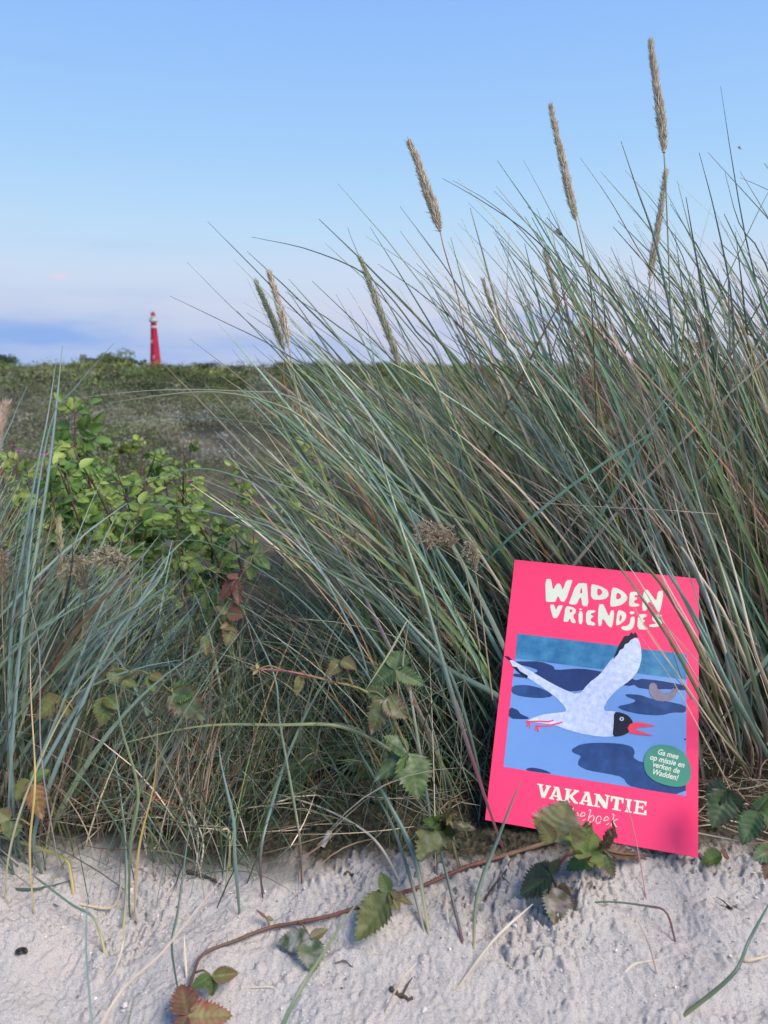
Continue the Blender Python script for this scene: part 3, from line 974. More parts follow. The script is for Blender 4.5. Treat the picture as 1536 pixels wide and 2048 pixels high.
ENV_L = ([0, 300, 450, 600, 720, 850, 950, 1050, 1150, 1300, 1450, 1650, 2100], [900, 700, 560, 470, 470, 430, 400, 380, 400, 440, 490, 560, 600])
ENV_T = ([300, 400, 520, 620, 760, 900, 1000, 1150, 1300, 1450, 1536, 1900], [760, 690, 640, 590, 560, 520, 490, 470, 450, 440, 440, 430])


def outside_tussock(pos, rng):
    """keeps the tussock to its wind-cut outline: blades that would stick out of it are left out"""
    px, py, d = proj(pos)
    j = rng.exponential(34, len(pos))[:, None]
    thin = (px[:, -1] < 860) & (rng.random(len(pos)) < .45)
    return thin | ((px < np.interp(py, *ENV_L) + 20 - j) | (py < np.interp(px, *ENV_T) + 50 - j * 2.4)).any(1)


def outside_left_tuft(pos, rng):
    px, py, d = proj(pos)
    j = rng.exponential(28, len(pos))[:, None]
    lim = np.interp(py, [700, 1000, 1100, 1250, 1400, 1550, 1700], [60, 170, 330, 430, 480, 500, 540])
    top = np.interp(px, [-200, 0, 60, 130, 330, 500], [800, 880, 960, 1060, 1120, 1300])
    return ((px > lim + j) | (py < top - j)).any(1)


def blade_arrays(P0, phi, th0, bend, L, wd, c0, c1, nseg, rng, cs=None, power=1.4, dphi=.25, check=True, front=None, env=None):
    """bulk ribbons with a folded section. returns V, F, C"""
    N = len(P0)
    s = np.linspace(0, 1, nseg + 1)
    lean = th0[:, None] + bend[:, None] * s[None] ** power
    ph = phi[:, None] + (rng.normal(size=N) * dphi)[:, None] * s[None]
    T = np.stack([np.sin(lean) * np.cos(ph), np.sin(lean) * np.sin(ph), np.cos(lean)], -1)
    step = (L / nseg)[:, None, None]
    pos = np.concatenate([np.zeros((N, 1, 3)), np.cumsum((T[:, :-1] + T[:, 1:]) / 2 * step, 1)], 1) + P0[:, None]
    if check:
        bad = hits_book(pos).any(1)
        bad |= (pos[..., 2] < macro(pos[..., 0], pos[..., 1]) - .02).any(1)
        if front is not None:
            bad |= (pos[..., 1] < front).any(1)
        if env is not None:
            bad |= env(pos, rng)
        k = ~bad
        pos, T, ph, wd, c0, c1 = pos[k], T[k], ph[k], wd[k], c0[k], c1[k]
        if cs is not None:
            cs = cs[k]
        N = len(pos)
    tw = rng.uniform(0, 2 * np.pi, N)[:, None] + rng.normal(size=N)[:, None] * .9 * s[None]
    S0 = np.stack([-np.sin(ph), np.cos(ph), ph * 0], -1)
    N0 = np.cross(T, S0)
    side = np.cos(tw)[..., None] * S0 + np.sin(tw)[..., None] * N0
    nor = -np.sin(tw)[..., None] * S0 + np.cos(tw)[..., None] * N0
    prof = np.minimum(1, .55 + s * 2.2) * np.clip(1 - s, 0.012, 1) ** .48
    ww = wd[:, None, None] * prof[None, :, None]
    V = np.stack([pos - side * ww * .5 + nor * ww * .33, pos, pos + side * ww * .5 + nor * ww * .33], 2)
    i = (np.arange(N)[:, None, None] * (nseg + 1) + np.arange(nseg)[None, :, None]) * 3 + np.arange(2)[None, None]
    F = np.stack([i, i + 1, i + 4, i + 3], -1).reshape(-1, 4)
    g = s[None, :, None] ** 1.2
    C = c0[:, None] * (1 - g) + c1[:, None] * g
    if cs is not None:                                      # sheath colour near the root
        k = np.clip(1 - s / .22, 0, 1)[None, :, None] ** .7
        C = C * (1 - k) + cs[:, None] * k
    return V.reshape(-1, 3), F, np.repeat(C[:, :, None], 3, 2).reshape(-1, 3)


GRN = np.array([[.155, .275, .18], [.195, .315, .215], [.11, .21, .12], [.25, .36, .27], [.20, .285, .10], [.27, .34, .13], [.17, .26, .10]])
DRY = np.array([[.50, .41, .28], [.60, .51, .37], [.42, .32, .22], [.46, .35, .26], [.54, .47, .35]])
RUST = np.array([[.42, .22, .09], [.36, .17, .10]])
SHE = np.array([[.15, .08, .08], [.20, .18, .09], [.30, .26, .15], [.14, .17, .09], [.12, .15, .09]])


def pick(rng, pal, n, jit=.30):
    c = pal[rng.integers(0, len(pal), n)]
    return np.clip(c * np.exp(rng.normal(size=(n, 1)) * jit) * (1 + rng.normal(size=(n, 3)) * .04), .005, .9)


def clump(name, label, n, bx, by, seed, lean_fn, L, wd, dry=.2, nseg=9, front=None, mat=None, pal=GRN, drypal=DRY, sheath=True, dphi=.25, bend=(.15, .75), power=1.4, env=None):
    rng = np.random.default_rng(seed)
    x = rng.uniform(bx[0], bx[1], n)
    y = rng.uniform(by[0], by[1], n)
    # tufts: pull the bases together in groups
    tx, ty = rng.uniform(bx[0], bx[1], max(n // 45, 3)), rng.uniform(by[0], by[1], max(n // 45, 3))
    k = rng.integers(0, len(tx), n)
    x = np.where(rng.random(n) < .7, tx[k] + rng.normal(size=n) * .03, x)
    y = np.where(rng.random(n) < .7, ty[k] + rng.normal(size=n) * .03, y)
    z = macro(x, y) - .01
    phi, th0 = lean_fn(x, y, rng, n)
    bd = rng.uniform(bend[0], bend[1], n)
    LL = L(x, y, rng, n)
    isdry = rng.random(n) < dry
    rust = rng.random(n) < .02
    c0 = np.where(isdry[:, None], pick(rng, drypal, n), pick(rng, pal, n))
    c0 = np.where(rust[:, None], pick(rng, RUST, n), c0)
    tipdry = rng.random(n) < .3
    c1 = np.where((tipdry & ~isdry)[:, None], pick(rng, np.array([[.22, .19, .15], [.30, .22, .14], [.15, .16, .13]]), n), c0 * .92)
    w_ = wd(rng, n) * np.where(isdry, .75, 1)
    V, F, C = blade_arrays(np.stack([x, y, z], -1), phi, th0, bd, LL, w_, c0, c1, nseg, rng, pick(rng, SHE, n) if sheath else None, power, dphi, True, front, env)
    o = mk(name, V, F, mat or M_BLADE, C, None, True)
    return tag(o, label, kind='stuff')


def lean_main(x, y, rng, n):
    t_ = np.clip((x + .15) / .95, 0, 1)
    th = np.radians(40 - 26 * t_) + rng.normal(size=n) * .15
    stray = rng.random(n) < .12
    return np.where(stray, rng.uniform(0, 6.28, n), np.pi + rng.normal(size=n) * .45), np.maximum(th * np.where(stray, .8, 1), .02)


clump('marram_grass', 'tall blue-green marram grass leaning left in one great tussock behind the booklet', 3300, (.0, 1.0), (.82, 1.4), 21, lean_main,
      lambda x, y, r, n: r.uniform(.42, .88, n) * (.80 + .28 * np.clip((x + .1) / .6, 0, 1)), lambda r, n: r.uniform(.0036, .0084, n), .20, 10, .70, env=outside_tussock, bend=(.1, .6))
clump('fine_marram_grass', 'thin bleached and green grass blades filling the great tussock', 2300, (-.02, 1.0), (.82, 1.35), 22, lean_main,
      lambda x, y, r, n: r.uniform(.25, .58, n) * (.85 + .2 * np.clip((x + .1) / .6, 0, 1)), lambda r, n: r.uniform(.0014, .0030, n), .55, 8, .72, bend=(.1, .8), env=outside_tussock)


def lean_left(x, y, rng, n):
    th = np.radians(14 + 26 * np.clip((x + .55) / .4, 0, 1)) + rng.normal(size=n) * .20
    return rng.normal(size=n) * .7 + .15, np.abs(th) + .02


clump('lyme_grass', 'broad grey-blue grass blades of the tuft at the left edge', 2300, (-.66, -.14), (.765, 1.0), 31, lean_left,
      lambda x, y, r, n: r.uniform(.22, .50, n), lambda r, n: r.uniform(.003, .0070, n), .05, 10, .66, env=outside_left_tuft, pal=np.array([[.22, .33, .275], [.28, .38, .33], [.20, .29, .21], [.26, .34, .22]]))
clump('fine_lyme_grass', 'thin green and straw blades among the tuft at the left edge', 1700, (-.66, -.16), (.775, 1.1), 32, lean_left,
      lambda x, y, r, n: r.uniform(.15, .42, n), lambda r, n: r.uniform(.001, .0024, n), .30, 8, .70, bend=(.1, 1.1), env=outside_left_tuft)


def lean_any(x, y, rng, n):
    return rng.uniform(0, 2 * np.pi, n), np.abs(rng.normal(size=n) * .5) + .1


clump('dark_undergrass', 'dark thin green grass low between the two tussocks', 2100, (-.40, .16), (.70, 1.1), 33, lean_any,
      lambda x, y, r, n: r.uniform(.08, .30, n), lambda r, n: r.uniform(.0009, .0024, n), .07, 7, .66, sheath=False, pal=GRN * .5, bend=(.2, 1.3))  # greens halved: the dark pockets of shade are put into the blade colour
clump('valley_edge_grass', 'sparse fine grass on the dune edge beyond the rose bush', 1100, (.35, 1.6), (1.7, 3.0), 34, lean_any,
      lambda x, y, r, n: r.uniform(.15, .45, n), lambda r, n: r.uniform(.0012, .003, n), .45, 7, None, bend=(.1, .9))
clump('back_dune_grass', 'grey-green grass covering the low dune at the far right', 3600, (1.0, 4.6), (3.0, 6.6), 35, lean_main,
      lambda x, y, r, n: r.uniform(.3, .65, n), lambda r, n: r.uniform(.003, .006, n), .45, 6, None, bend=(.1, .8))

clump('dune_edge_grass', 'grass growing on along the dune edge past the left tuft', 1500, (-2.3, -.85), (.75, 1.55), 38, lean_left,
      lambda x, y, r, n: r.uniform(.2, .45, n), lambda r, n: r.uniform(.003, .006, n), .2, 7, .7)
# dead straw standing at the foot of the left tuft
clump('straw_stubble', 'upright bleached straw stems at the foot of the left tuft', 380, (-.50, -.22), (.745, .83), 36,
      lambda x, y, r, n: (r.normal(size=n) * .5, np.abs(np.radians(17) + r.normal(size=n) * .15)),
      lambda x, y, r, n: r.uniform(.06, .145, n), lambda r, n: r.uniform(.0016, .0036, n), .97, 6, .66, M_STRAW, sheath=False, bend=(-.1, .35),
      drypal=np.array([[.52, .42, .28], [.44, .31, .21], [.58, .48, .34], [.36, .22, .17]]))
clump('straw_stubble_right', 'pale straw stems at the foot of the great tussock right of the booklet', 560, (.36, .80), (.80, 1.05), 37,
      lambda x, y, r, n: (np.pi + r.normal(size=n) * .5, np.abs(np.radians(24) + r.normal(size=n) * .15)),
      lambda x, y, r, n: r.uniform(.2, .62, n), lambda r, n: r.uniform(.0016, .0042, n), .9, 8, .74, M_STRAW, sheath=False, bend=(-.1, .5))

# fallen straw along the line where the sand ends
rng = np.random.default_rng(77)
n = 900
x = rng.uniform(-.62, .62, n)
x = np.where((x > -.24) & (x < .12) & (rng.random(n) < .6), rng.uniform(-.6, -.24, n), x)
y = lip(x) + np.abs(rng.normal(size=n)) * .07 + rng.uniform(-.01, .03, n)
z = macro(x, y) + rng.uniform(0, .03, n)
c = pick(rng, np.vstack([DRY * .8, DRY * .35, [[.08, .065, .045]], [[.06, .05, .035]]]), n)
V, F, C = blade_arrays(np.stack([x, y, z], -1), rng.uniform(0, 6.28, n), np.radians(86) + rng.normal(size=n) * .2, rng.normal(size=n) * .3, rng.uniform(.03, .15, n),
                       rng.uniform(.0008, .0022, n), c, c * .9, 5, rng, None, 1.4, .6, True, .66)
tag(mk('fallen_straw', V, F, M_STRAW, C, None, True), 'tangle of fallen straw along the edge of the sand', kind='stuff')

# ------------------------------------------------------------------ single blades and stems that stand out
def ribbon(P, wd, c, nseg=26, twist=0.0, prof=None, fold=.33, cs=None, seed=0):
    """one folded grass blade along P (root first), flat side turned to the camera by default"""
    S = spline(P, nseg)
    T = nrm(np.gradient(S, axis=0))
    view = nrm(S - CAM)
    s = np.linspace(0, 1, nseg)
    side0 = nrm(np.cross(T, view))
    nor0 = np.cross(side0, T)
    tw = twist + .5 * np.sin(s * 3 + seed)
    side = np.cos(tw)[:, None] * side0 + np.sin(tw)[:, None] * nor0
    nor = -np.sin(tw)[:, None] * side0 + np.cos(tw)[:, None] * nor0
    pr = np.minimum(1, .42 + s * 1.7) * np.clip(1 - s, .02, 1) ** .55 if prof is None else np.interp(s, *prof)
    w_ = (wd * pr)[:, None]
    V = np.stack([S - side * w_ * .5 + nor * w_ * fold, S - side * w_ * .22 + nor * w_ * .06, S, S + side * w_ * .22 + nor * w_ * .06, S + side * w_ * .5 + nor * w_ * fold], 1).reshape(-1, 3)
    i = (np.arange(nseg - 1)[:, None] * 5 + np.arange(4)[None]).ravel()
    F = np.stack([i, i + 1, i + 6, i + 5], -1)
    c = np.asarray(c, float)
    C = np.repeat(c[None], nseg, 0) if c.ndim == 1 else np.stack([np.interp(s, np.linspace(0, 1, len(c)), c[:, q]) for q in range(3)], -1)
    return V, F, np.repeat(C[:, None], 5, 1).reshape(-1, 3)


def grounded(P):
    """carries the root of a blade on down into the ground"""
    out, p_ = [], P[0].copy()
    dv = nrm(P[0] - P[1])
    for _ in range(14):
        if p_[2] < gz(p_[0], p_[1]) - .004:
            break
        up = p_[2] - gz(p_[0], p_[1])
        dv = np.array([0, .12, -1.0]) if up < .06 else nrm(dv * .7 + np.array([.0, .35, -1]) * .45)
        p_ = p_ + dv * min(.06, up + .012)
        out.append(p_.copy())
    return np.vstack(out[::-1] + [P]) if out else P


def pts3(L):
    return np.array([pt(*q) for q in L])


GB, GD, GY_, ST, PU = (.13, .20, .155), (.085, .135, .10), (.20, .23, .09), (.50, .41, .28), (.16, .06, .07)
BL = (.19, .275, .24)
WH = (.62, .55, .42)
# (pixels + depth from root to tip, width in mm, colours root to tip, label)
HERO = [
 # against the sky
 ([(900, 1560, .98), (800, 900, 1.0), (700, 740, 1.0), (540, 570, 1.0), (415, 443, 1.02)], 4.4, [GB, GB, (.10, .12, .10)], 'dark blade reaching up left to the highest left tip above the lighthouse'),
 ([(1010, 1500, 1.0), (900, 800, 1.0), (830, 660, 1.0), (740, 555, 1.0), (620, 500, 1.0), (503, 474, 1.0)], 4.8, [GB, GB, (.09, .11, .10)], 'dark blade bowed over left, its tip level above the twin seed heads'),
 ([(860, 1500, .95), (700, 840, .95), (560, 700, .95), (470, 620, .95), (375, 525, .96)], 3.4, [GB, GD, (.12, .11, .10)], 'thin straight blade with its tip left of the twin seed heads'),
 ([(960, 1450, .94), (800, 900, .94), (690, 790, .94), (560, 700, .94), (440, 640, .94), (340, 592, .94)], 3.6, [GB, GB, (.13, .11, .10)], 'thin blade crossing below the twin seed heads with leftmost tip right of the lighthouse'),
 ([(1020, 1480, 1.0), (900, 860, 1.0), (800, 650, 1.0), (722, 520, 1.0), (695, 455, 1.0)], 4.6, [GB, GB, GD], 'stiff blade standing against the green seed head'),
 ([(1180, 1480, 1.0), (1060, 800, 1.0), (960, 640, 1.0), (880, 520, 1.0), (800, 413, 1.0)], 4.4, [GB, GB, (.10, .10, .09)], 'straight blade with its tip left of the fluffy middle seed head'),
 ([(1400, 1450, .95), (1300, 850, .95), (1230, 700, .95), (1150, 570, .95), (1060, 470, .95), (960, 400, .95), (885, 357, .95)], 5.0, [GB, GD, (.10, .11, .11)], 'long arched blade whose tip ends right of the fluffy middle seed head'),
 ([(1360, 1450, .98), (1180, 700, .98), (1090, 520, .98), (1000, 420, .98), (905, 360, .98)], 4.0, [GB, GD, (.10, .10, .10)], 'second arched blade ending right of the fluffy middle seed head, the lower of the two'),
 ([(1330, 1480, .96), (1200, 640, .96), (1150, 520, .96), (1090, 400, .96), (1047, 320, .96)], 3.6, [GB, GD, (.11, .10, .09)], 'slim blade whose tip stands left of the second tall seed head'),
 ([(1500, 1400, .96), (1400, 680, .96), (1290, 520, .96), (1220, 400, .96), (1160, 315, .96)], 3.8, [GB, GD, (.12, .10, .09)], 'slim blade whose tip stands right of the second tall seed head'),
 ([(1480, 1480, .90), (1400, 1000, .9), (1370, 800, .9), (1345, 640, .9), (1310, 480, .9), (1275, 380, .9), (1242, 282, .9)], 7.0, [GB, GB, GD, GD], 'broad dark blade rising just left of the tallest seed head stem'),
 ([(1535, 1400, .98), (1550, 760, .98), (1520, 600, .98), (1490, 470, .98), (1465, 330, .98), (1441, 172, .98)], 4.0, [GB, GD, (.08, .09, .09)], 'tall needle-thin blade with the highest tip at the right edge'),
 ([(1500, 1350, .92), (1470, 800, .92), (1462, 600, .92), (1430, 430, .92), (1398, 305, .92)], 6.0, [GB, GD, GD], 'dark upright blade left of the tall needle-thin blade'),
 ([(1640, 900, .95), (1536, 540, .95), (1480, 450, .95), (1450, 345, .95)], 5.0, [GD, GD, GD], 'dark blade leaning in from the right edge below the needle-thin blade'),
 ([(1750, 700, .95), (1620, 430, .95), (1536, 380, .95), (1480, 355, .95)], 5.0, [GD, GD, (.1, .1, .1)], 'short dark blade tip reaching in at the upper right edge'),
 ([(1480, 1200, 1.0), (1400, 640, 1.0), (1330, 440, 1.0), (1250, 340, 1.0)], 3.6, [GB, GD, (.13, .10, .09)], 'thin blade crossing behind the tallest seed head stem'),
 ([(1560, 900, .93), (1480, 640, .93), (1390, 560, .93), (1340, 505, .93)], 4.2, [GD, (.36, .22, .07), (.40, .26, .08), (.36, .2, .1)], 'orange-brown withering blade slanting at the right below the skyline grass'),
 ([(1250, 1150, .92), (1190, 760, .93), (1160, 640, .93), (1140, 555, .93)], 4.4, [GY_, (.34, .24, .07), (.40, .25, .07)], 'amber withering blade beside the second seed head stem'),
 ([(720, 980, .98), (620, 850, .98), (570, 770, .98), (570, 690, .98)], 4.0, [GB, (.40, .24, .06), (.45, .20, .06)], 'orange blade tip curled against the twin seed heads'),
 # over the booklet
 ([(1500, 1560, .86), (1420, 1430, .765), (1350, 1300, .765), (1290, 1205, .78), (1236, 1130, .81), (1180, 1050, .84)], 6.2, [PU, (.17, .19, .08), (.18, .20, .08), (.20, .22, .09), GB], 'broad olive blade slanting down over the title end to the booklet right edge'),
 ([(1490, 1540, .86), (1400, 1370, .77), (1330, 1250, .775), (1270, 1150, .80), (1210, 1070, .84)], 2.8, [ST, (.58, .5, .36), WH], 'pale straw running just above the broad olive blade on the booklet'),
 ([(1500, 1480, .86), (1430, 1340, .765), (1370, 1230, .775), (1320, 1140, .80), (1290, 1060, .83)], 3.4, [ST, (.6, .5, .35), WH], 'pale straw crossing the top edge of the booklet near its right corner'),
 ([(1520, 1500, .86), (1450, 1360, .76), (1395, 1250, .77), (1345, 1150, .79), (1300, 1050, .83), (1260, 950, .86)], 6.0, [PU, GB, (.15, .24, .14), GB, GD], 'fresh green blade crossing the right border of the booklet high up'),
 ([(1470, 1600, .84), (1410, 1480, .755), (1350, 1370, .757), (1280, 1270, .77)], 1.8, [ST, ST, WH], 'hair-fine straw over the seal and the picture edge'),
 # inside the tussock
 ([(1010, 1707, .785), (970, 1590, .79), (921, 1440, .80), (888, 1330, .81), (850, 1200, .83), (800, 1050, .86), (765, 930, .88), (735, 820, .9)], 6.5, [PU, PU, GB, (.20, .28, .18), (.20, .28, .18), GB], 'thick green blade with purple stem base standing beside the booklet left edge'),
 ([(1000, 1400, .86), (880, 1330, .86), (760, 1200, .86), (650, 1140, .86), (530, 1090, .87)], 11.0, [GD, GB, GB, GY_], 'widest flat green blade crossing the middle of the tussock'),
 ([(960, 1560, .84), (900, 1350, .84), (820, 1250, .85), (725, 1150, .86), (640, 1080, .88)], 6.0, [GD, GB, GB], 'flat green blade running parallel above the widest one'),
 ([(1100, 1300, 1.02), (980, 1080, .95), (880, 1020, .9), (760, 950, .9), (680, 905, .9)], 6.5, [GD, GB, (.24, .27, .06)], 'flat blade with yellow-green tip above the widest one'),
 ([(870, 1700, .78), (820, 1380, .80), (806, 1330, .80), (818, 1240, .78)], 4.2, [GD, GB, (.40, .40, .26), (.48, .45, .30)], 'upright folded blade tip pale against the dark tussock left of the booklet'),
 ([(815, 1238, .77), (775, 1310, .77), (733, 1378, .77)], 3.2, [(.38, .40, .22), (.46, .46, .26), (.50, .38, .24)], 'snapped pale blade tip hanging down from its fold'),
 ([(1440, 1450, .80), (1420, 1350, .80), (1330, 1180, .79), (1240, 1080, .79), (1140, 960, .82), (1080, 860, .85)], 5.5, [GB, (.16, .18, .07), (.17, .2, .08), GB], 'olive blade slanting across the top right of the pink booklet'),
 ([(1515, 1500, .74), (1480, 1380, .74), (1390, 1150, .75), (1310, 1000, .76), (1260, 880, .80), (1200, 760, .85)], 8.0, [PU, GB, GB, GB, GD], 'broad green blade bent over the upper right corner of the booklet'),
 ([(1530, 1480, .73), (1500, 1330, .73), (1440, 1130, .75), (1400, 1010, .77), (1360, 860, .82)], 6.5, [PU, GB, GY_, GB], 'green and olive blade just right of the booklet corner'),
 ([(1530, 1430, .72), (1460, 1250, .73), (1400, 1150, .74), (1340, 1060, .76), (1290, 1000, .78)], 5.2, [ST, (.58, .48, .33), ST], 'pale straw blade curving past the upper right corner of the booklet'),
 ([(1545, 1400, .70), (1510, 1300, .70), (1480, 1180, .72), (1440, 1040, .74), (1425, 1000, .74)], 5.0, [ST, (.60, .49, .33), (.60, .5, .36)], 'bright straw stem bent over right of the booklet'),
 ([(1438, 1028, .74), (1330, 1020, .76), (1180, 1012, .82), (1000, 1000, .88)], 1.2, [(.5, .4, .3), ST, ST], 'straw stem snapped level, lying left from its bend right of the booklet'),
 ([(1480, 1420, .755), (1400, 1330, .76), (1300, 1215, .765), (1250, 1150, .78), (1200, 1070, .82)], 2.2, [ST, ST, ST], 'thin straw crossing the title on the booklet'),
 ([(1440, 1500, .74), (1380, 1390, .745), (1310, 1280, .75), (1250, 1195, .76)], 1.8, [ST, (.5, .42, .3), ST], 'thin straw crossing the seal on the booklet cover'),
 ([(1400, 1430, .755), (1350, 1355, .76), (1290, 1330, .76), (1256, 1319, .76)], 1.6, [GD, GD, GY_], 'fine dark green tip lying over the right part of the booklet picture'),
 ([(1500, 1545, .72), (1440, 1470, .73), (1370, 1370, .74), (1300, 1270, .75), (1262, 1200, .76)], 3.0, [ST, ST, ST], 'straw blade crossing the right border of the booklet'),
 ([(1560, 1560, .70), (1500, 1440, .70), (1440, 1330, .71), (1402, 1220, .73), (1370, 1120, .76)], 6.0, [PU, GB, GB, GB], 'green blade arching beside the booklet right edge'),
 ([(1500, 1500, .73), (1440, 1330, .74), (1390, 1230, .745), (1340, 1150, .75), (1285, 1060, .77), (1230, 960, .8)], 6.0, [PU, GB, GB, GB, GD], 'green blade crossing the booklet right of the title'),
 ([(1470, 1470, .74), (1400, 1290, .745), (1350, 1210, .75), (1300, 1100, .76), (1265, 1010, .78)], 3.0, [ST, ST, WH], 'pale straw running beside the green blade right of the title'),
 ([(1520, 1520, .72), (1450, 1300, .73), (1410, 1180, .735), (1370, 1080, .75), (1345, 980, .77)], 4.0, [ST, (.6, .5, .36), WH], 'stout straw over the upper right corner of the booklet'),
 ([(1380, 1420, .76), (1340, 1290, .765), (1310, 1230, .77), (1270, 1180, .775)], 1.6, [(.3, .15, .14), (.3, .18, .14), ST], 'thin reddish stalk over the end of the title'),
 ([(760, 1000, .84), (620, 850, .84), (560, 812, .84), (470, 788, .84), (390, 784, .84), (300, 793, .84), (218, 806, .84)], 5.0, [GB, (.20, .26, .13), (.22, .27, .13), (.28, .27, .16)], 'pale green blade arched level over the grey valley scrub'),
 ([(760, 930, .80), (600, 800, .80), (480, 782, .8), (330, 779, .8), (200, 790, .8), (130, 801, .8)], 2.6, [GB, BL, (.35, .35, .22)], 'longest thin blade arched level to the left above the rose bush'),
 ([(800, 1000, .85), (600, 870, .85), (450, 838, .85), (320, 835, .85), (220, 837, .85)], 2.4, [GB, GB, GB], 'thin level blade below the pale arched one'),
 ([(700, 1250, .80), (560, 1010, .80), (430, 940, .80), (330, 950, .8), (225, 985, .8), (170, 1010, .8)], 2.8, [GB, BL, GB], 'arched thin blade drooping left over the rose bush'),
 ([(760, 1300, .82), (580, 1080, .82), (440, 1030, .82), (330, 1010, .82), (225, 1008, .82)], 3.2, [GB, BL, BL], 'blue-green blade drooping left below the arched thin one'),
 ([(720, 1330, .80), (600, 1200, .80), (470, 1110, .80), (380, 1080, .80), (280, 1100, .8)], 3.0, [GB, BL, GB], 'drooping blade over the gap between the two tussocks'),
 ([(600, 1690, .75), (590, 1620, .76), (560, 1450, .78), (545, 1340, .80), (470, 1190, .84)], 3.5, [PU, (.2, .24, .13), GB, GB], 'slender green blade rising from the sand edge at the middle'),
 ([(520, 1710, .74), (540, 1620, .76), (580, 1500, .78), (640, 1380, .8), (720, 1290, .82)], 4.2, [PU, GB, GB, GB], 'green blade leaning right from the sand edge between the tussocks'),
 ([(230, 1490, .78), (400, 1452, .78), (560, 1449, .78), (680, 1452, .79), (780, 1500, .8)][::-1], 5.0, [GB, (.22, .25, .12), (.26, .29, .15)], 'light olive blade arched level across the dark gap'),
 # left tuft
 ([(60, 1690, .80), (20, 1480, .80), (60, 1200, .80), (100, 930, .82), (125, 690, .85)], 6.5, [PU, GB, (.24, .30, .20), BL, BL], 'tallest broad blade of the left tuft'),
 ([(30, 1650, .78), (20, 1300, .80), (60, 1010, .8), (95, 830, .82), (112, 720, .84)], 4.6, [GB, BL, BL, BL], 'slim blue blade beside the tallest broad blade of the left tuft'),
 ([(20, 1560, .76), (55, 1130, .78), (100, 850, .8), (150, 775, .8), (228, 686, .82)], 4.0, [GB, BL, BL, GB], 'slim blade of the left tuft whose tip leans towards the lighthouse'),
 ([(-40, 1400, .74), (-10, 960, .76), (25, 840, .77), (55, 772, .78)], 4.0, [GB, GB, BL], 'short slim blade at the left edge near the pale seed head'),
 ([(20, 1690, .76), (80, 1540, .77), (180, 1370, .79), (270, 1220, .8), (330, 1120, .82), (390, 1062, .84)], 6.0, [GB, BL, BL, BL], 'long blue blade of the left tuft leaning far right'),
 ([(70, 1660, .76), (150, 1450, .77), (230, 1270, .78), (320, 1160, .8), (345, 1080, .82)], 6.0, [GB, BL, (.24, .31, .25), BL], 'wide blue-green blade of the left tuft curving right'),
 ([(40, 1640, .77), (130, 1400, .78), (210, 1200, .79), (270, 1120, .80)], 5.4, [GB, BL, BL], 'wide blade left of the longest leaning blade in the left tuft'),
 ([(20, 1700, .73), (60, 1570, .73), (130, 1420, .74), (200, 1330, .75), (270, 1240, .76)], 2.6, [(.5, .45, .26), (.45, .43, .24), GY_], 'yellow stem crossing the left tuft'),
 ([(60, 1690, .72), (70, 1560, .72), (62, 1400, .73), (60, 1290, .74)], 2.6, [(.5, .4, .2), (.5, .38, .14), ST], 'amber stem standing in the left tuft'),
 ([(80, 1480, .73), (78, 1300, .73), (55, 1180, .74)], 2.0, [(.32, .30, .28), (.36, .34, .33), (.3, .3, .3)], 'grey dead stem standing in the left tuft'),
 ([(260, 1690, .74), (275, 1580, .75), (242, 1450, .76), (225, 1330, .77)], 4.4, [GB, GY_, GB], 'olive blade rising at the right foot of the left tuft'),
 ([(280, 1690, .73), (310, 1560, .74), (316, 1440, .75)], 3.0, [ST, (.46, .36, .1), (.40, .24, .08)], 'orange-yellow stem at the right foot of the left tuft'),
 ([(470, 1700, .72), (468, 1640, .72), (445, 1540, .73), (437, 1490, .74)], 4.2, [GB, BL, BL], 'short blue blade standing at the sand edge in the middle left'),
]
for k, (L_, wd, c, label) in enumerate(HERO):
    if L_[0][0] > 1370 and L_[0][1] > 1380 and L_[0][2] < .82:       # rooted behind the booklet, leaning out over it
        L_ = [(L_[0][0], L_[0][1], .88)] + L_[1:]
    P = pts3(L_)
    if label.startswith('snapped') is False and 'snapped level' not in label and 'hair-thin' not in label:
        P = grounded(P)
    V, F, C = ribbon(P, wd / 1000, np.array(c), 36, .25 * math.sin(k * 2.3), seed=k)
    root = P[0]
    o = mk('grass_shoot', V, F, M_STRAW if c[-1] in (ST, WH) else M_BLADE, C, None, True, root)
    o.location = root
    tag(o, label, 'grass shoot', 'single grass blades that stand out')


def near_blade(L_, wd, c, label, root_sand=True, flatp=None, name='grass_shoot', cat='grass shoot', lay=False):
    """blades on the bare sand: root pixel on the sand; further points (px, py, depth change from root) or lying on it"""
    r0 = snd(L_[0][0], L_[0][1], -.002)
    d0 = float((r0 - CAM) @ AF)
    P = [r0]
    for q in L_[1:]:
        if lay:
            P.append(snd(q[0], q[1], .003 if len(q) < 3 else q[2]))
        else:
            P.append(pt(q[0], q[1], d0 + q[2]))
    V, F, C = ribbon(np.array(P), wd / 1000, np.array(c), 26, seed=len(label), prof=flatp)
    o = mk(name, V, F, M_STRAW if c[-1] in (ST, WH) else M_BLADE, C, None, True, r0)
    o.location = r0
    tag(o, label, cat, 'grass blades on the bare sand')


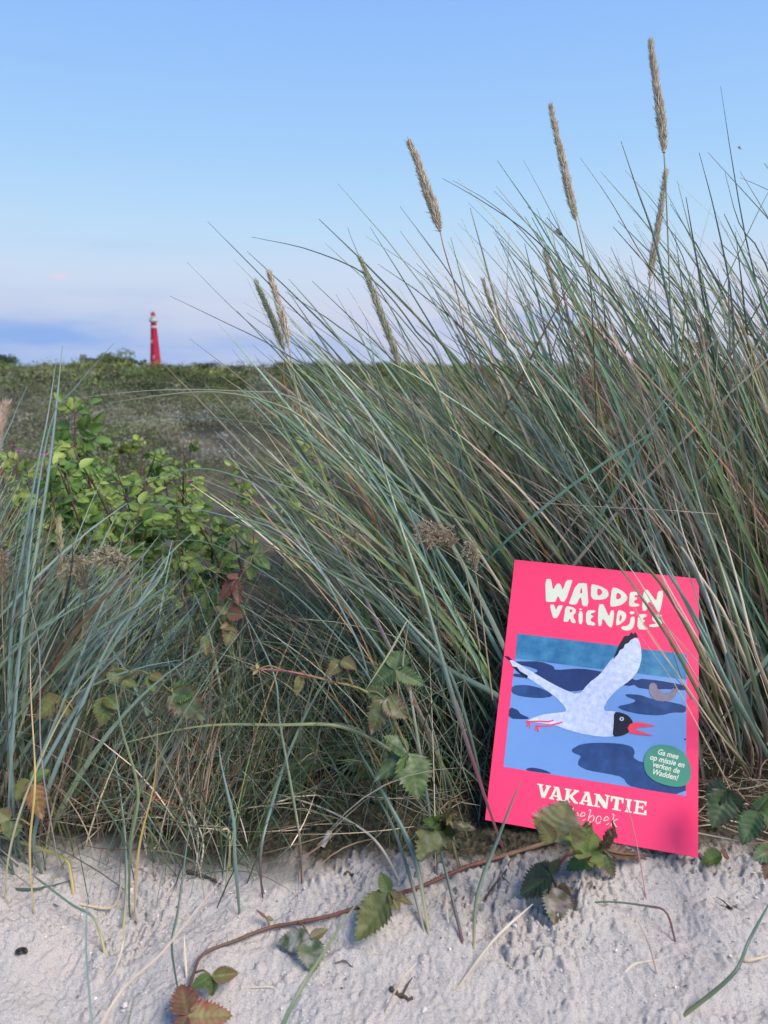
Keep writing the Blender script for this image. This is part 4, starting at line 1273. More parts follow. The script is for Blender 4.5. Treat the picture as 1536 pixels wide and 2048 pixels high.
STEM = ([0, .3, .8, 1], [1, 1, .8, .25])
near_blade([(356, 1985), (343, 1892, .0), (356, 1819, .02), (372, 1704, .05), (385, 1620, .07)], 3.2, [GD, GD, GD, GB], 'dark green blade standing in the sand left of the bramble runner')
near_blade([(1357, 2038), (1465, 1951, .0), (1500, 1880, .02), (1545, 1795, .03)], 3.4, [GY_, GD, GB], 'bent green stem at the lower right corner of the sand', flatp=STEM)
near_blade([(1353, 1889), (1333, 1825, .01), (1293, 1812, .015), (1206, 1804, .02), (1121, 1817, .02)], 2.0, [PU, PU, GD, GD, GY_], 'thin stem arched over the sand below the booklet, purple at its root', flatp=STEM)
near_blade([(900, 1995), (983, 1883, .02), (1066, 1808, .04)], 2.6, [ST, WH, WH], 'pale straw slanting over the sand below the booklet', flatp=STEM)
near_blade([(946, 1904), (954, 1788, .0), (999, 1668, .02), (1041, 1560, .03)], 5.2, [(.45, .4, .25), (.22, .27, .17), GB, GB], 'green blade standing in the sand before the lower left corner of the booklet')
near_blade([(861, 1876), (830, 1714, .03), (773, 1600, .06), (705, 1480, .10)], 6.5, [(.4, .36, .2), GB, GB, GB], 'wide green blade rooted in the sand left of the booklet')
near_blade([(850, 1872), (815, 1740, .03), (780, 1640, .06), (735, 1560, .09)], 4.5, [ST, GB, GB, GB], 'shorter green blade beside the wide one rooted in the sand')
near_blade([(804, 1772), (765, 1700, .02), (721, 1657, .04), (640, 1615, .07), (536, 1583, .10)], 2.4, [WH, WH, WH, (.5, .5, .4)], 'pale straw arched over the sand edge in the middle', flatp=STEM)
near_blade([(244, 1880), (251, 1782, .02), (249, 1681, .05), (241, 1600, .07), (225, 1480, .1)], 3.0, [(.45, .42, .2), GB, GB, GB], 'upright green stem in the sand at left', flatp=STEM)
near_blade([(151, 1802), (143, 1746, .01), (130, 1716, .015), (60, 1690, .02), (-20, 1668, .02)], 4.0, [(.5, .38, .16), (.3, .3, .1), (.28, .3, .12), GY_], 'thick yellow-green stem bent sharply to the left', flatp=STEM)
near_blade([(150, 1808), (225, 1815, .0), (244, 1756, .02)], 3.0, [(.6, .46, .28), ST, ST], 'snapped straw lying at the foot of the bent stem', flatp=STEM)
near_blade([(212, 1916), (189, 1838, .01), (143, 1808, .02), (60, 1745, .03), (0, 1698, .04)], 2.4, [(.5, .45, .2), GB, GD, ST], 'thin stem leaning left over the sand at the left edge', flatp=STEM)
near_blade([(373, 1968), (369, 1870, .02)], 2.0, [WH, WH, WH], 'short white straw stub left of the bramble tip', flatp=STEM)
near_blade([(208, 1971), (235, 1930, .0), (250, 1872, .01)], 1.8, [WH, WH, WH], 'short curved white straw on the left sand', flatp=STEM)
near_blade([(295, 1724), (280, 1620, .03), (266, 1540, .05)], 4.6, [(.62, .55, .40), ST, GY_], 'thick pale straw stem at the sand edge on the left')
near_blade([(296, 1711), (325, 1672, .02), (290, 1600, .05), (262, 1530, .06)], 3.4, [(.55, .46, .30), ST, ST], 'kinked straw stem beside the thick pale one', flatp=STEM)
near_blade([(391, 1743), (394, 1665, .02), (365, 1600, .04), (340, 1560, .05)], 2.0, [WH, WH, WH], 'thin white straw standing at the sand edge, left of a pair', flatp=STEM)
near_blade([(400, 1743), (406, 1678, .02), (378, 1615, .04)], 1.8, [WH, WH, WH], 'thin white straw standing at the sand edge, right of a pair', flatp=STEM)
near_blade([(460, 1746), (459, 1664, .01), (440, 1660, .01), (400, 1656, .01)], 2.6, [GY_, (.5, .38, .2), WH], 'straw snapped over square at the sand edge', flatp=STEM)
near_blade([(469, 1750), (467, 1649, .02), (455, 1590, .04), (440, 1530, .06)], 3.4, [GY_, GB, BL], 'green blade beside the straw snapped over square')
near_blade([(903, 1880), (893, 1820, .02), (896, 1795, .03)], 2.2, [(.55, .42, .28), WH, ST], 'short straw stub in the sand right of the wide blade', flatp=STEM)
near_blade([(930, 1900), (905, 1800, .02), (880, 1700, .05), (872, 1640, .06)], 3.0, [PU, GD, GB], 'slim dark blade in the sand between the runner and the booklet', flatp=STEM)
near_blade([(1235, 1972), (1265, 1930, .01), (1320, 1918, .015)], 2.0, [WH, WH, WH], 'small bent white straw on the sand at lower right', flatp=STEM)
near_blade([(1318, 1962), (1298, 1890, .01), (1270, 1830, .02)], 1.4, [(.3, .24, .2), (.3, .24, .2), ST], 'hair-thin brown stalk on the sand at lower right', flatp=STEM)
near_blade([(1295, 1812), (1280, 1720, .02), (1262, 1640, .03), (1250, 1605, .03)], 1.3, [(.42, .2, .2), (.4, .22, .2), (.45, .3, .25)], 'hair-thin reddish stalk before the booklet', flatp=STEM)
near_blade([(765, 2030), (800, 1965, .0), (835, 1925, .01)], 1.8, [ST, ST, WH], 'straw sliver beside the dark twig', flatp=STEM)
near_blade([(0, 1776), (60, 1778), (105, 1770), (143, 1760)], 3.2, [GD, GD, GD, GD], 'dark green blade lying flat on the sand at the left edge', lay=True)
near_blade([(480, 1975), (547, 1975), (548, 2000)], 1.8, [WH, WH, WH], 'tiny white straw on the sand below the dusty leaves', lay=True)
near_blade([(1465, 1908), (1495, 1920), (1545, 1912)], 4.0, [(.5, .36, .2), ST, ST], 'curled dry straw lying on the sand at the right edge', lay=True)

# close, out-of-focus blades rising from below the frame
for L_, wd, c, label in (
        ([(20, 2560, .42), (205, 2048, .45), (330, 1900, .50), (445, 1755, .57)], 3.2, [ST, (.58, .46, .34), (.60, .48, .38)], 'blurred pale straw slanting across the lower left sand, nearest the camera'),
        ([(430, 2400, .44), (570, 2045, .47), (648, 1907, .50), (690, 1840, .52), (726, 1790, .53)], 5.4, [GD, GB, (.16, .20, .10), (.20, .23, .12)], 'blurred green blade slanting over the bramble runner, near the camera'),
        ([(215, 2500, .43), (184, 2048, .48), (173, 1893, .52), (179, 1779, .56), (208, 1714, .58)], 2.4, [BL, BL, BL], 'blurred pale blue blade upright over the lower left sand'),
        ([(200, 2500, .42), (258, 2040, .45), (285, 1985, .46), (305, 1950, .47)], 2.6, [GB, GY_, GD], 'blurred short green tip low over the left sand')):
    P = pts3(L_)
    V, F, C = ribbon(P, wd / 1000, np.array(c), 26, seed=3)
    o = mk('grass_shoot', V, F, M_BLADE, C, None, True, P[0])
    o.location = P[0]
    tag(o, label, 'grass shoot', 'blurred blades nearest the camera')


# ------------------------------------------------------------------ seed heads
def spike(acc, P, rmax, rng, n, col, sl=.011, sw=.0011, open_=.36):
    """dense spike of little pointed spikelets round the axis P (base first)"""
    S = spline(P, 60)
    T = nrm(np.gradient(S, axis=0))
    s = rng.uniform(0, 1, n)
    i = np.clip((s * 59).astype(int), 0, 58)
    ctr, t_ = S[i], T[i]
    rad = rmax * np.minimum(1, s * 5 + .25) * (1 - .80 * np.clip((s - .25) / .75, 0, 1) ** 1.3)
    rv = rng.normal(size=(n, 3))
    rv = nrm(rv - (rv * t_).sum(1)[:, None] * t_)
    base = ctr + rv * (rad * rng.uniform(.25, .75, n))[:, None]
    dr = nrm(t_ + rv * (open_ * rng.uniform(.3, 1.5, n))[:, None] + rng.normal(size=(n, 3)) * .06)
    ln = sl * rng.uniform(.7, 1.2, n)[:, None]
    A = nrm(np.cross(dr, rv))
    B = np.cross(dr, A)
    w_ = sw * rng.uniform(.7, 1.3, n)[:, None]
    m = base + dr * ln * .4
    V = np.stack([base, m + A * w_, m + B * w_ * .7, m - A * w_, m - B * w_ * .7, base + dr * ln], 1)
    k = np.arange(n)[:, None] * 6
    T_ = np.concatenate([k + np.array([q]) for q in ((0, 2, 1), (0, 3, 2), (0, 4, 3), (0, 1, 4), (5, 1, 2), (5, 2, 3), (5, 3, 4), (5, 4, 1))], 0)
    c = np.asarray(col)[rng.integers(0, len(col), n)] * rng.uniform(.75, 1.25, (n, 1))
    acc.add(V, T_, np.repeat(c[:, None], 6, 1).reshape(-1, 3))


rng = np.random.default_rng(99)
HC = [(.54, .48, .34), (.47, .41, .29), (.62, .55, .41), (.38, .35, .23), (.50, .38, .28)]
HG = [(.30, .33, .20), (.24, .28, .17), (.38, .38, .24), (.42, .36, .24)]
HB = [(.20, .29, .24), (.24, .32, .27), (.17, .25, .19)]
HEADS = [
 # head base..tip pixels, stem pixels down to the root, depth, radius mm, colours, stem colour, label
 ([(880, 462), (868, 420), (850, 370), (832, 315), (820, 288)], [(880, 462), (890, 505), (915, 590), (945, 740), (975, 850), (1020, 1040), (1080, 1400)], 1.0, 8.2, HC, (.32, .20, .15), 'fluffy straw-coloured seed head above the middle of the tussock', 900),
 ([(1152, 440), (1140, 390), (1122, 310), (1108, 245), (1102, 215)], [(1152, 440), (1165, 500), (1185, 600), (1215, 740), (1250, 950), (1300, 1350)], 1.02, 6.6, HC, (.28, .24, .14), 'second tallest straw seed head, upright and slim', 800),
 ([(1328, 305), (1324, 250), (1314, 180), (1306, 120), (1302, 88)], [(1328, 305), (1331, 360), (1336, 480), (1341, 620), (1350, 800), (1370, 1050), (1400, 1400)], .98, 6.8, HC, (.24, .27, .15), 'tallest seed head at the upper right of the tussock', 850),
 ([(1300, 556), (1308, 500), (1320, 430), (1328, 370), (1331, 345)], [(1300, 556), (1295, 640), (1292, 760), (1300, 1000), (1330, 1350)], 1.12, 5.6, HC, (.30, .28, .16), 'curved seed head hanging behind the tallest stem', 650),
 ([(568, 700), (552, 655), (530, 605), (514, 568)], [(568, 700), (582, 740), (612, 860), (660, 1000), (760, 1400)], 1.02, 5.4, HG, (.2, .25, .14), 'greener left one of the twin seed heads', 600),
 ([(577, 690), (568, 650), (552, 590), (540, 550)], [(577, 690), (586, 740), (612, 860), (668, 1010), (770, 1400)], 1.0, 5.4, HC, (.36, .28, .12), 'yellower right one of the twin seed heads', 600),
 ([(800, 735), (785, 690), (755, 610), (735, 555), (722, 520)], [(800, 735), (825, 800), (870, 920), (950, 1300)], 1.0, 5.4, HG, (.16, .22, .13), 'green seed head half wrapped by its blade', 650),
 ([(1008, 715), (998, 670), (982, 610), (967, 562)], [(1008, 715), (1030, 800), (1080, 1000), (1150, 1300)], 1.22, 4.6, HC, (.26, .26, .16), 'faint pale seed head behind the blades right of the fluffy one', 450),
 ([(1118, 625), (1108, 575), (1096, 530), (1090, 505)], [(1118, 625), (1150, 760), (1200, 1000), (1260, 1300)], 1.2, 4.2, HC, (.26, .26, .16), 'small pale seed head under the second tallest one', 380),
 ([(-14, 930), (-6, 880), (4, 830), (10, 812)], [(-14, 930), (-20, 1000), (-25, 1200), (-10, 1650)], .80, 4.4, [(.56, .42, .32), (.50, .38, .30)], (.36, .26, .18), 'pinkish seed head cut by the left edge of the photo', 350),
 ([(1150, 960), (1110, 905), (1060, 850), (1025, 812)], [(1150, 960), (1180, 1030), (1215, 1130), (1260, 1300)], .93, 4.6, HB, BL, 'unripe blue-green seed head among the blades above the booklet', 500),
 ([(126, 1190), (122, 1120), (118, 1045)], [(126, 1190), (128, 1300), (118, 1450), (105, 1660)], .90, 4.0, [(.50, .44, .26), (.46, .42, .24)], (.4, .36, .2), 'narrow yellow seed head standing in the left tuft', 400),
]
for hp, sp, d, rm, cols, sc, label, n in HEADS:
    H = pts3([(x, y, d) for x, y in hp])
    S = pts3([(x, y, d + .07 * (k / max(len(sp) - 1, 1)) * (1 if x > 900 else 0)) for k, (x, y) in enumerate(sp)])
    S = grounded(S[::-1])[::-1]
    base = S[-1]
    root = empty('grass_seed_stalk', base, label, 'seed head', 'grass seed heads')
    Sv = spline(S, 30)
    V, F = tube(Sv, np.linspace(.0008, .0016, 30), 6)
    mk('stem', V, F, M_STEM, np.repeat(np.asarray(sc)[None], len(V), 0), root, True, base)
    ac = Acc()
    rm *= rng.uniform(.78, .95)
    spike(ac, H, rm / 1000, rng, int(n * 1.5), cols, .0105, .00062, rng.uniform(.22, .36))
    spike(ac, H, rm / 1000 * 1.1, rng, n // 3, cols, .008, .00030, rng.uniform(.7, 1.2))
    V, F = tube(spline(H, 20), np.linspace(rm * .00035, .0004, 20), 6)
    ac.add(V, F, np.asarray(cols[0]) * .8)
    ac.build('seed_head', M_HEAD, root, base)


def panicle(px, py, wpx, hpx, d, label, cols, n, stem, seed, tilt=0.0):
    """loose feathery reed panicle: fine side branches hung with tiny spikelets"""
    r = np.random.default_rng(seed)
    sp = pts3([(x, y, d) for x, y in stem])
    base = sp[-1]
    root = empty('reed_panicle', base, label, 'reed plume', 'feathery reed plumes in the grass')
    V, F = tube(spline(sp, 20), np.linspace(.0005, .0011, 20), 5)
    mk('stem', V, F, M_STEM, (.30, .24, .14), root, True, base)
    top, c0 = sp[0], pt(px, py, d)
    w_, h_ = wpx / FPX * d / 2, hpx / FPX * d / 2
    u = nrm(sp[0] - sp[1])
    axis = spline(np.array([top - u * h_ * .2, top + u * h_ * .6, c0 + u * h_ * .9 + np.array([math.sin(tilt) * h_ * .5, 0, 0])]), 12)
    ac = Acc()
    V, F = tube(axis, .0005, 5)
    ac.add(V, F, (.30, .22, .14))
    nb = 46
    for k in range(nb):
        a = axis[r.integers(0, 11)]
        e = c0 + nrm(r.normal(size=3)) * np.array([w_, w_ * .6, h_]) * r.uniform(.4, 1.0)
        q = spline(np.array([a, (a + e) / 2 + [0, 0, .004], e]), 6)
        V, F = tube(q, .00028, 4)
        ac.add(V, F, (.28, .21, .14))
        m = n // nb
        spike(ac, q, .0022, r, m, cols, .0052, .00055, .9)
    ac.build('plume', M_HEAD, root, base)


PB = [(.36, .26, .18), (.30, .21, .15), (.42, .32, .22), (.24, .16, .12)]
PP = [(.34, .31, .20), (.28, .26, .17), (.40, .36, .25)]
panicle(1175, 680, 60, 110, .98, 'dark brown reed plume against the skyline by the second seed stem', PB, 700, [(1195, 740), (1215, 830), (1270, 1100)], 1)
panicle(1195, 775, 95, 95, .96, 'brown reed plume just below the skyline plume', PB, 900, [(1215, 830), (1240, 920), (1280, 1100)], 2)
panicle(1190, 850, 130, 80, .94, 'wide brown reed plume in the thick of the tussock', PB, 900, [(1235, 900), (1260, 960), (1300, 1150)], 3)
panicle(1400, 700, 70, 70, 1.05, 'small dark reed plume near the right edge', PB, 500, [(1412, 745), (1420, 850), (1440, 1100)], 4)
panicle(860, 1070, 140, 60, .86, 'matted tan reed plume caught in the middle of the tussock', PB + PP, 1100, [(900, 1090), (930, 1140), (960, 1300)], 5)
panicle(1055, 750, 110, 70, 1.05, 'pale green reed plume at the skyline in the middle', PP, 600, [(1085, 790), (1110, 880), (1160, 1100)], 6)
panicle(215, 1118, 110, 50, .84, 'dense tan reed plume above the left tuft', PP, 1300, [(250, 1135), (262, 1170), (240, 1400)], 7)
panicle(150, 1140, 110, 70, .86, 'thin loose reed plume left of the dense tan one', PP, 600, [(170, 1180), (165, 1260), (150, 1450)], 8)
panicle(4, 1125, 40, 60, .80, 'reed plume cut by the left edge of the photo', PB + PP, 400, [(5, 1165), (5, 1250), (20, 1600)], 9)
panicle(700, 1080, 90, 40, .92, 'small loose reed plume left of the matted one', PP, 400, [(740, 1100), (770, 1150), (820, 1300)], 10)
panicle(945, 1105, 50, 60, .84, 'green reed plume right of the matted one', PP, 400, [(950, 1140), (960, 1200), (985, 1400)], 11)


# ------------------------------------------------------------------ bramble
def leaflet(Lm, Wm, rng, cg, ce, droop=.25, fold=.25, dust=0.0):
    """toothed, pleated bramble leaflet, base at the origin, along +X, upper side +Z"""
    nu_, nv_ = 25, 11
    u = np.linspace(0, 1, nu_)[:, None]
    v = np.linspace(-1, 1, nv_)[None]
    half = np.sin(np.pi * np.clip(u, 0, 1) ** .72) ** .75 * (1 - .25 * u)
    half = half / half.max()
    teeth = np.where(np.arange(nu_) % 2 == 0, 1.0, .76)[:, None]
    edge = np.abs(v) ** 6
    hw = half * (1 + (teeth - 1) * edge) * Wm / 2
    x = u * Lm + edge * np.where(np.arange(nu_) % 2 == 0, .03, -.012)[:, None] * Lm
    y = v * hw
    pleat = np.cos(2 * np.pi * (u * 7.0 - np.abs(v) * 1.5))
    z = np.abs(v) * hw * fold - droop * Lm * u ** 2 + pleat * Lm * .028 * (1 - (1 - np.abs(v)) ** 4) * half
    z = z + (vn(x * 100 + rng.uniform(0, 50), y * 100 + 0 * x, 1.2, 3) - .5) * Lm * .10
    V = np.stack([x + 0 * y, y, z], -1).reshape(-1, 3)
    ii = np.arange(nu_ * nv_).reshape(nu_, nv_)
    F = np.stack([ii[:-1, :-1], ii[1:, :-1], ii[1:, 1:], ii[:-1, 1:]], -1).reshape(-1, 4)
    cg, ce = np.asarray(cg), np.asarray(ce)
    e = np.clip(.15 + 1.1 * np.abs(v) ** 2 + .25 * u + (vn(x * 260 + rng.uniform(0, 90), y * 260 + 0 * x, 1.5, 5) - .5) * 1.1 - .25, 0, 1)[..., None]
    C = cg * (1 - e) + ce * e
    vein = np.clip((pleat - .55) * 1.6, 0, 1) * .25 + np.exp(-(v / .07) ** 2) * .5
    C = C * (1 - vein[..., None] * .5) + np.array([.26, .28, .12]) * vein[..., None] * .5
    if dust:
        dm = np.clip(fbm(x * 160 + 7, y * 160 + 0 * x, 1.0, 9, 2) * 1.8 - 1.05 + dust, 0, 1)[..., None] * .7
        C = C * (1 - dm) + np.array([.50, .47, .44]) * dm
    return V, F, C.reshape(-1, 3)


GL, DKG, OL, RD, BRN = (.085, .15, .035), (.045, .09, .035), (.14, .15, .05), (.20, .06, .05), (.13, .075, .045)


def bramble(label, stems, leaves, seed):
    """stems: lists of world points with radius and colours; leaves: (knot pixel+depth, stalk root, [leaflets])"""
    r = np.random.default_rng(seed)
    base = np.asarray(stems[0][0][0])
    root = empty('bramble', base, label, 'bramble')
    for P, rad, c in stems:
        S = spline(P, max(12, len(P) * 7))
        n = len(S)
        rr = np.linspace(rad, rad * .55, n) * (1 + .10 * r.normal(size=n))
        V, F = tube(S, rr, 8)
        cc = np.stack([np.interp(np.linspace(0, 1, n), np.linspace(0, 1, len(c)), np.asarray(c)[:, q]) for q in range(3)], -1)
        st = mk('stem', V, F, M_STEM, np.repeat(cc, 8, 0), root, True, base)
        ac = Acc()
        T = nrm(np.gradient(S, axis=0))
        for k in range(int(n * 1.3)):                       # prickles
            i = r.integers(1, n - 1)
            o_ = r.normal(size=3)
            o_ = nrm(o_ - (o_ @ T[i]) * T[i])
            b_ = S[i] + o_ * rr[i] * .7
            sd_ = nrm(np.cross(o_, T[i])) * .0004
            ac.add([b_ - T[i] * .0006, b_ + T[i] * .0006, b_ + sd_ * 1.4, b_ + o_ * .0028 - T[i] * .0006], np.array([[0, 1, 3], [1, 2, 3], [2, 0, 3]]), cc[i] * .9)
        ac.build('prickles', M_STEM, st, base)['kind'] = 'stuff'
    for knot, sroot, lets in leaves:
        K = np.asarray(knot)
        V, F = tube(spline(np.array([sroot, (np.asarray(sroot) + K) / 2 + [0, 0, .004], K]), 8), np.linspace(.0011, .0007, 8), 6)
        lf = mk('leaf', V, F, M_STEM, (.20, .15, .07), root, True, base)
        for tip, wpx, cg, ce, op in lets:
            tipw = np.asarray(tip)
            ax_ = tipw - K
            Lm = np.linalg.norm(ax_)
            ax_ = ax_ / Lm
            up = op.get('n')
            up = np.asarray(up, float) if up is not None else nrm(CAM - K) * .75 + np.array([0, 0, .5]) + r.normal(size=3) * .22
            zn = nrm(up - (up @ ax_) * ax_)
            yn = np.cross(zn, ax_)
            Wm = wpx / FPX * float((K - CAM) @ AF)
            V, F, C = leaflet(Lm, Wm, r, np.asarray(cg) * r.uniform(.9, 1.1), ce, op.get('droop', .12), op.get('fold', .25), op.get('dust', 0))
            V = V + np.array([0, 0, 1]) * (op.get('droop', .12) * Lm) * (V[:, :1] / Lm) ** 2 * .8
            Wd = K + V[:, :1] * ax_ + V[:, 1:2] * yn + V[:, 2:] * zn
            mk('leaflet', Wd, F, M_BRAMBLE, C, lf, True, base)


def sp_(L_, lift=.004):
    return np.array([snd(x, y, lift) for x, y in L_])


def W(px, py, d):
    return pt(px, py, d)


def SL(px, py, up=.0):
    """a point a little above the sand seen at this pixel"""
    return snd(px, py, up)


run = sp_([(1132, 1672), (1099, 1684), (983, 1719), (929, 1735), (851, 1769), (773, 1795), (669, 1829), (596, 1845), (539, 1855), (471, 1881), (408, 1907), (387, 1949), (360, 2040), (350, 2110)], .006)
RS = [(.22, .16, .09), (.16, .07, .055), (.19, .08, .06), (.15, .09, .06), (.10, .055, .045)]
bramble('reddish bramble runner trailing across the bare sand with toothed leaves', [(run, .0023, RS)], [
    (SL(374, 2032, .028), SL(362, 2045, .008), [(SL(362, 1968, .022), 66, (.16, .09, .045), RD, {}), (SL(464, 2032, .012), 62, (.17, .13, .04), (.24, .05, .05), {}), (SL(350, 2080, .02), 40, BRN, RD, {})]),
    (SL(423, 1953, .03), SL(392, 1945, .008), [(SL(478, 1946, .02), 36, OL, RD, {'fold': .6}), (SL(382, 1976, .02), 30, GL, OL, {'fold': .5}), (SL(424, 1994, .015), 28, DKG, OL, {'fold': .6})]),
    (SL(620, 1876, .020), SL(596, 1845, .006), [(SL(555, 1884, .006), 50, DKG, OL, {'dust': .75}), (SL(628, 1944, .004), 62, DKG, OL, {'dust': .45}), (SL(656, 1858, .02), 24, OL, BRN, {})]),
    (SL(778, 1785, .030), SL(773, 1795, .006), [(SL(712, 1882, .010), 74, (.12, .14, .04), OL, {}), (SL(760, 1744, .04), 34, GL, OL, {}), (SL(798, 1822, .02), 34, OL, BRN, {'fold': .6}), (SL(828, 1808, .015), 26, OL, BRN, {})]),
    (SL(893, 1652, .055), SL(918, 1738, .006), [(W(838, 1714, .655), 76, (.13, .15, .06), OL, {'dust': .1}), (W(950, 1652, .67), 48, (.20, .19, .09), (.26, .22, .13), {'dust': .1}), (W(893, 1612, .70), 44, OL, (.18, .15, .08), {}), (W(850, 1640, .70), 34, DKG, GL, {})]),
    (SL(532, 1836, .012), SL(539, 1855, .006), [(SL(512, 1818, .02), 8, RD, BRN, {}), (SL(548, 1840, .01), 12, OL, RD, {})]),
], 5)

stem2 = np.array([SL(1132, 1672, .006), SL(1170, 1690, .02), SL(1203, 1698, .028), SL(1240, 1706, .02), SL(1300, 1712, .006)])
stem3 = np.array([SL(1150, 1695, .004), SL(1125, 1720, .012), SL(1103, 1748, .018), SL(1112, 1772, .014), SL(1116, 1790, .006)])
bramble('bramble leaves propped against the foot of the booklet', [(stem2, .0022, RS), (stem3, .0016, RS)], [
    (W(1106, 1684, .662), stem2[0], [(W(1134, 1602, .668), 118, (.16, .17, .06), (.20, .15, .07), {'n': (-.25, -1, .45), 'dust': .12}), (W(1078, 1640, .66), 40, OL, BRN, {'n': (-.2, -1, .5)})]),
    (SL(1203, 1698, .032), stem2[2], [(W(1126, 1676, .645), 84, (.095, .17, .04), OL, {'n': (.1, -.8, .7)}), (SL(1132, 1740, .012), 52, (.085, .17, .035), GL, {}), (SL(1231, 1756, .006), 38, DKG, BRN, {}),
        (W(1231, 1656, .655), 24, BRN, (.17, .09, .06), {'n': (0, -1, .3)}), (SL(1292, 1716, .012), 36, BRN, (.10, .06, .045), {}), (SL(1172, 1742, .004), 38, DKG, GL, {'dust': .7})]),
    (SL(1103, 1748, .026), stem3[2], [(SL(1040, 1790, .008), 70, DKG, (.07, .06, .04), {}), (SL(1068, 1730, .022), 42, DKG, BRN, {}), (SL(1118, 1718, .03), 26, OL, BRN, {'fold': .6})]),
    (SL(1114, 1776, .014), stem3[3], [(SL(1108, 1848, .004), 64, BRN, DKG, {'dust': .5}), (SL(1148, 1812, .008), 36, BRN, (.08, .05, .04), {}), (SL(1146, 1784, .014), 26, OL, BRN, {})]),
], 6)

st4 = np.array([W(770, 1560, .80), W(790, 1450, .775), W(735, 1385, .77), W(660, 1362, .765), W(612, 1350, .76), W(565, 1341, .755), W(516, 1338, .75)])
bramble('bramble shoot with pink and green tip hanging before the dark tussock', [(st4, .0017, [(.12, .12, .06), (.16, .17, .06), (.20, .22, .07), (.20, .19, .07), (.28, .12, .10), (.30, .14, .12)])], [
    (W(769, 1397, .765), st4[2], [(W(742, 1468, .76), 50, (.10, .13, .04), BRN, {'dust': .15}), (W(814, 1436, .76), 52, (.12, .14, .04), BRN, {'dust': .1}), (W(730, 1372, .775), 36, DKG, OL, {})]),
    (W(816, 1506, .765), st4[1], [(W(838, 1598, .75), 86, (.075, .13, .04), GL, {'dust': .12}), (W(748, 1562, .755), 44, (.07, .12, .045), DKG, {'dust': .1}), (W(768, 1472, .765), 54, DKG, GL, {'dust': .12})]),
    (W(682, 1322, .765), W(706, 1372, .768), [(W(655, 1352, .76), 34, OL, BRN, {'fold': .5}), (W(714, 1338, .76), 32, OL, BRN, {'fold': .5}), (W(674, 1366, .76), 24, DKG, BRN, {})]),
    (W(600, 1350, .76), st4[4], [(W(594, 1392, .755), 24, OL, (.18, .12, .05), {}), (W(616, 1354, .76), 16, OL, RD, {})]),
    (W(516, 1338, .75), st4[5], [(W(505, 1350, .748), 10, (.45, .34, .16), (.45, .30, .16), {}), (W(512, 1326, .75), 10, (.32, .32, .10), OL, {}), (W(497, 1334, .75), 10, RD, OL, {})]),
    (W(790, 1340, .80), W(800, 1420, .79), [(W(745, 1370, .80), 60, DKG, GL, {}), (W(800, 1300, .82), 56, DKG, GL, {}), (W(850, 1370, .80), 40, DKG, GL, {})]),
], 7)

st5 = np.array([W(420, 1480, .84), W(425, 1340, .84), W(455, 1240, .84), W(476, 1165, .84), W(500, 1130, .84), W(560, 1080, .86)])
bramble('reddish bramble spray climbing between the two tussocks', [(st5, .0014, [(.12, .10, .06), (.16, .12, .07), (.22, .12, .09), (.12, .10, .06)])], [
    (W(472, 1158, .835), st5[3], [(W(438, 1202, .835), 34, (.16, .06, .05), RD, {}), (W(456, 1148, .84), 26, RD, BRN, {}), (W(478, 1212, .83), 24, BRN, RD, {})]),
    (W(455, 1226, .835), st5[2], [(W(490, 1232, .83), 32, (.12, .10, .04), RD, {}), (W(432, 1212, .84), 22, OL, BRN, {})]),
    (W(465, 1252, .835), st5[2], [(W(452, 1294, .83), 36, OL, BRN, {}), (W(440, 1256, .83), 24, OL, RD, {})]),
    (W(408, 1272, .84), W(428, 1320, .84), [(W(414, 1312, .835), 24, OL, BRN, {}), (W(394, 1296, .84), 20, OL, GL, {})]),
    (W(510, 1110, .845), st5[4], [(W(500, 1160, .84), 40, GL, OL, {}), (W(540, 1140, .84), 36, GL, DKG, {}), (W(520, 1085, .86), 30, DKG, GL, {})]),
], 8)

st6 = np.array([W(150, 1560, .80), W(200, 1400, .79), W(265, 1345, .785), W(300, 1350, .785), W(345, 1385, .785)])
bramble('bramble shoot low in the left tuft', [(st6, .0014, [(.15, .15, .06), (.15, .15, .06)])], [
    (W(212, 1392, .785), st6[1], [(W(204, 1452, .78), 48, GL, OL, {}), (W(238, 1420, .78), 36, GL, BRN, {})]),
    (W(215, 1345, .79), st6[2], [(W(275, 1372, .785), 38, OL, GL, {}), (W(190, 1370, .79), 36, (.11, .13, .05), BRN, {})]),
    (W(300, 1350, .785), st6[3], [(W(330, 1362, .78), 28, OL, BRN, {}), (W(308, 1384, .78), 30, GL, OL, {})]),
    (W(342, 1384, .79), st6[4], [(W(412, 1440, .78), 70, DKG, BRN, {}), (W(395, 1385, .79), 50, DKG, GL, {})]),
    (W(120, 1392, .785), W(160, 1440, .79), [(W(72, 1440, .78), 56, OL, BRN, {}), (W(140, 1440, .785), 36, OL, BRN, {})]),
    (W(60, 1560, .75), W(100, 1600, .76), [(W(30, 1600, .745), 44, (.20, .22, .05), OL, {}), (W(85, 1640, .745), 50, (.28, .16, .05), BRN, {}), (W(100, 1540, .76), 36, GL, DKG, {})]),
    (W(20, 1640, .74), W(60, 1650, .74), [(W(25, 1680, .73), 46, DKG, OL, {}), (W(-10, 1620, .74), 36, OL, BRN, {})]),
], 9)

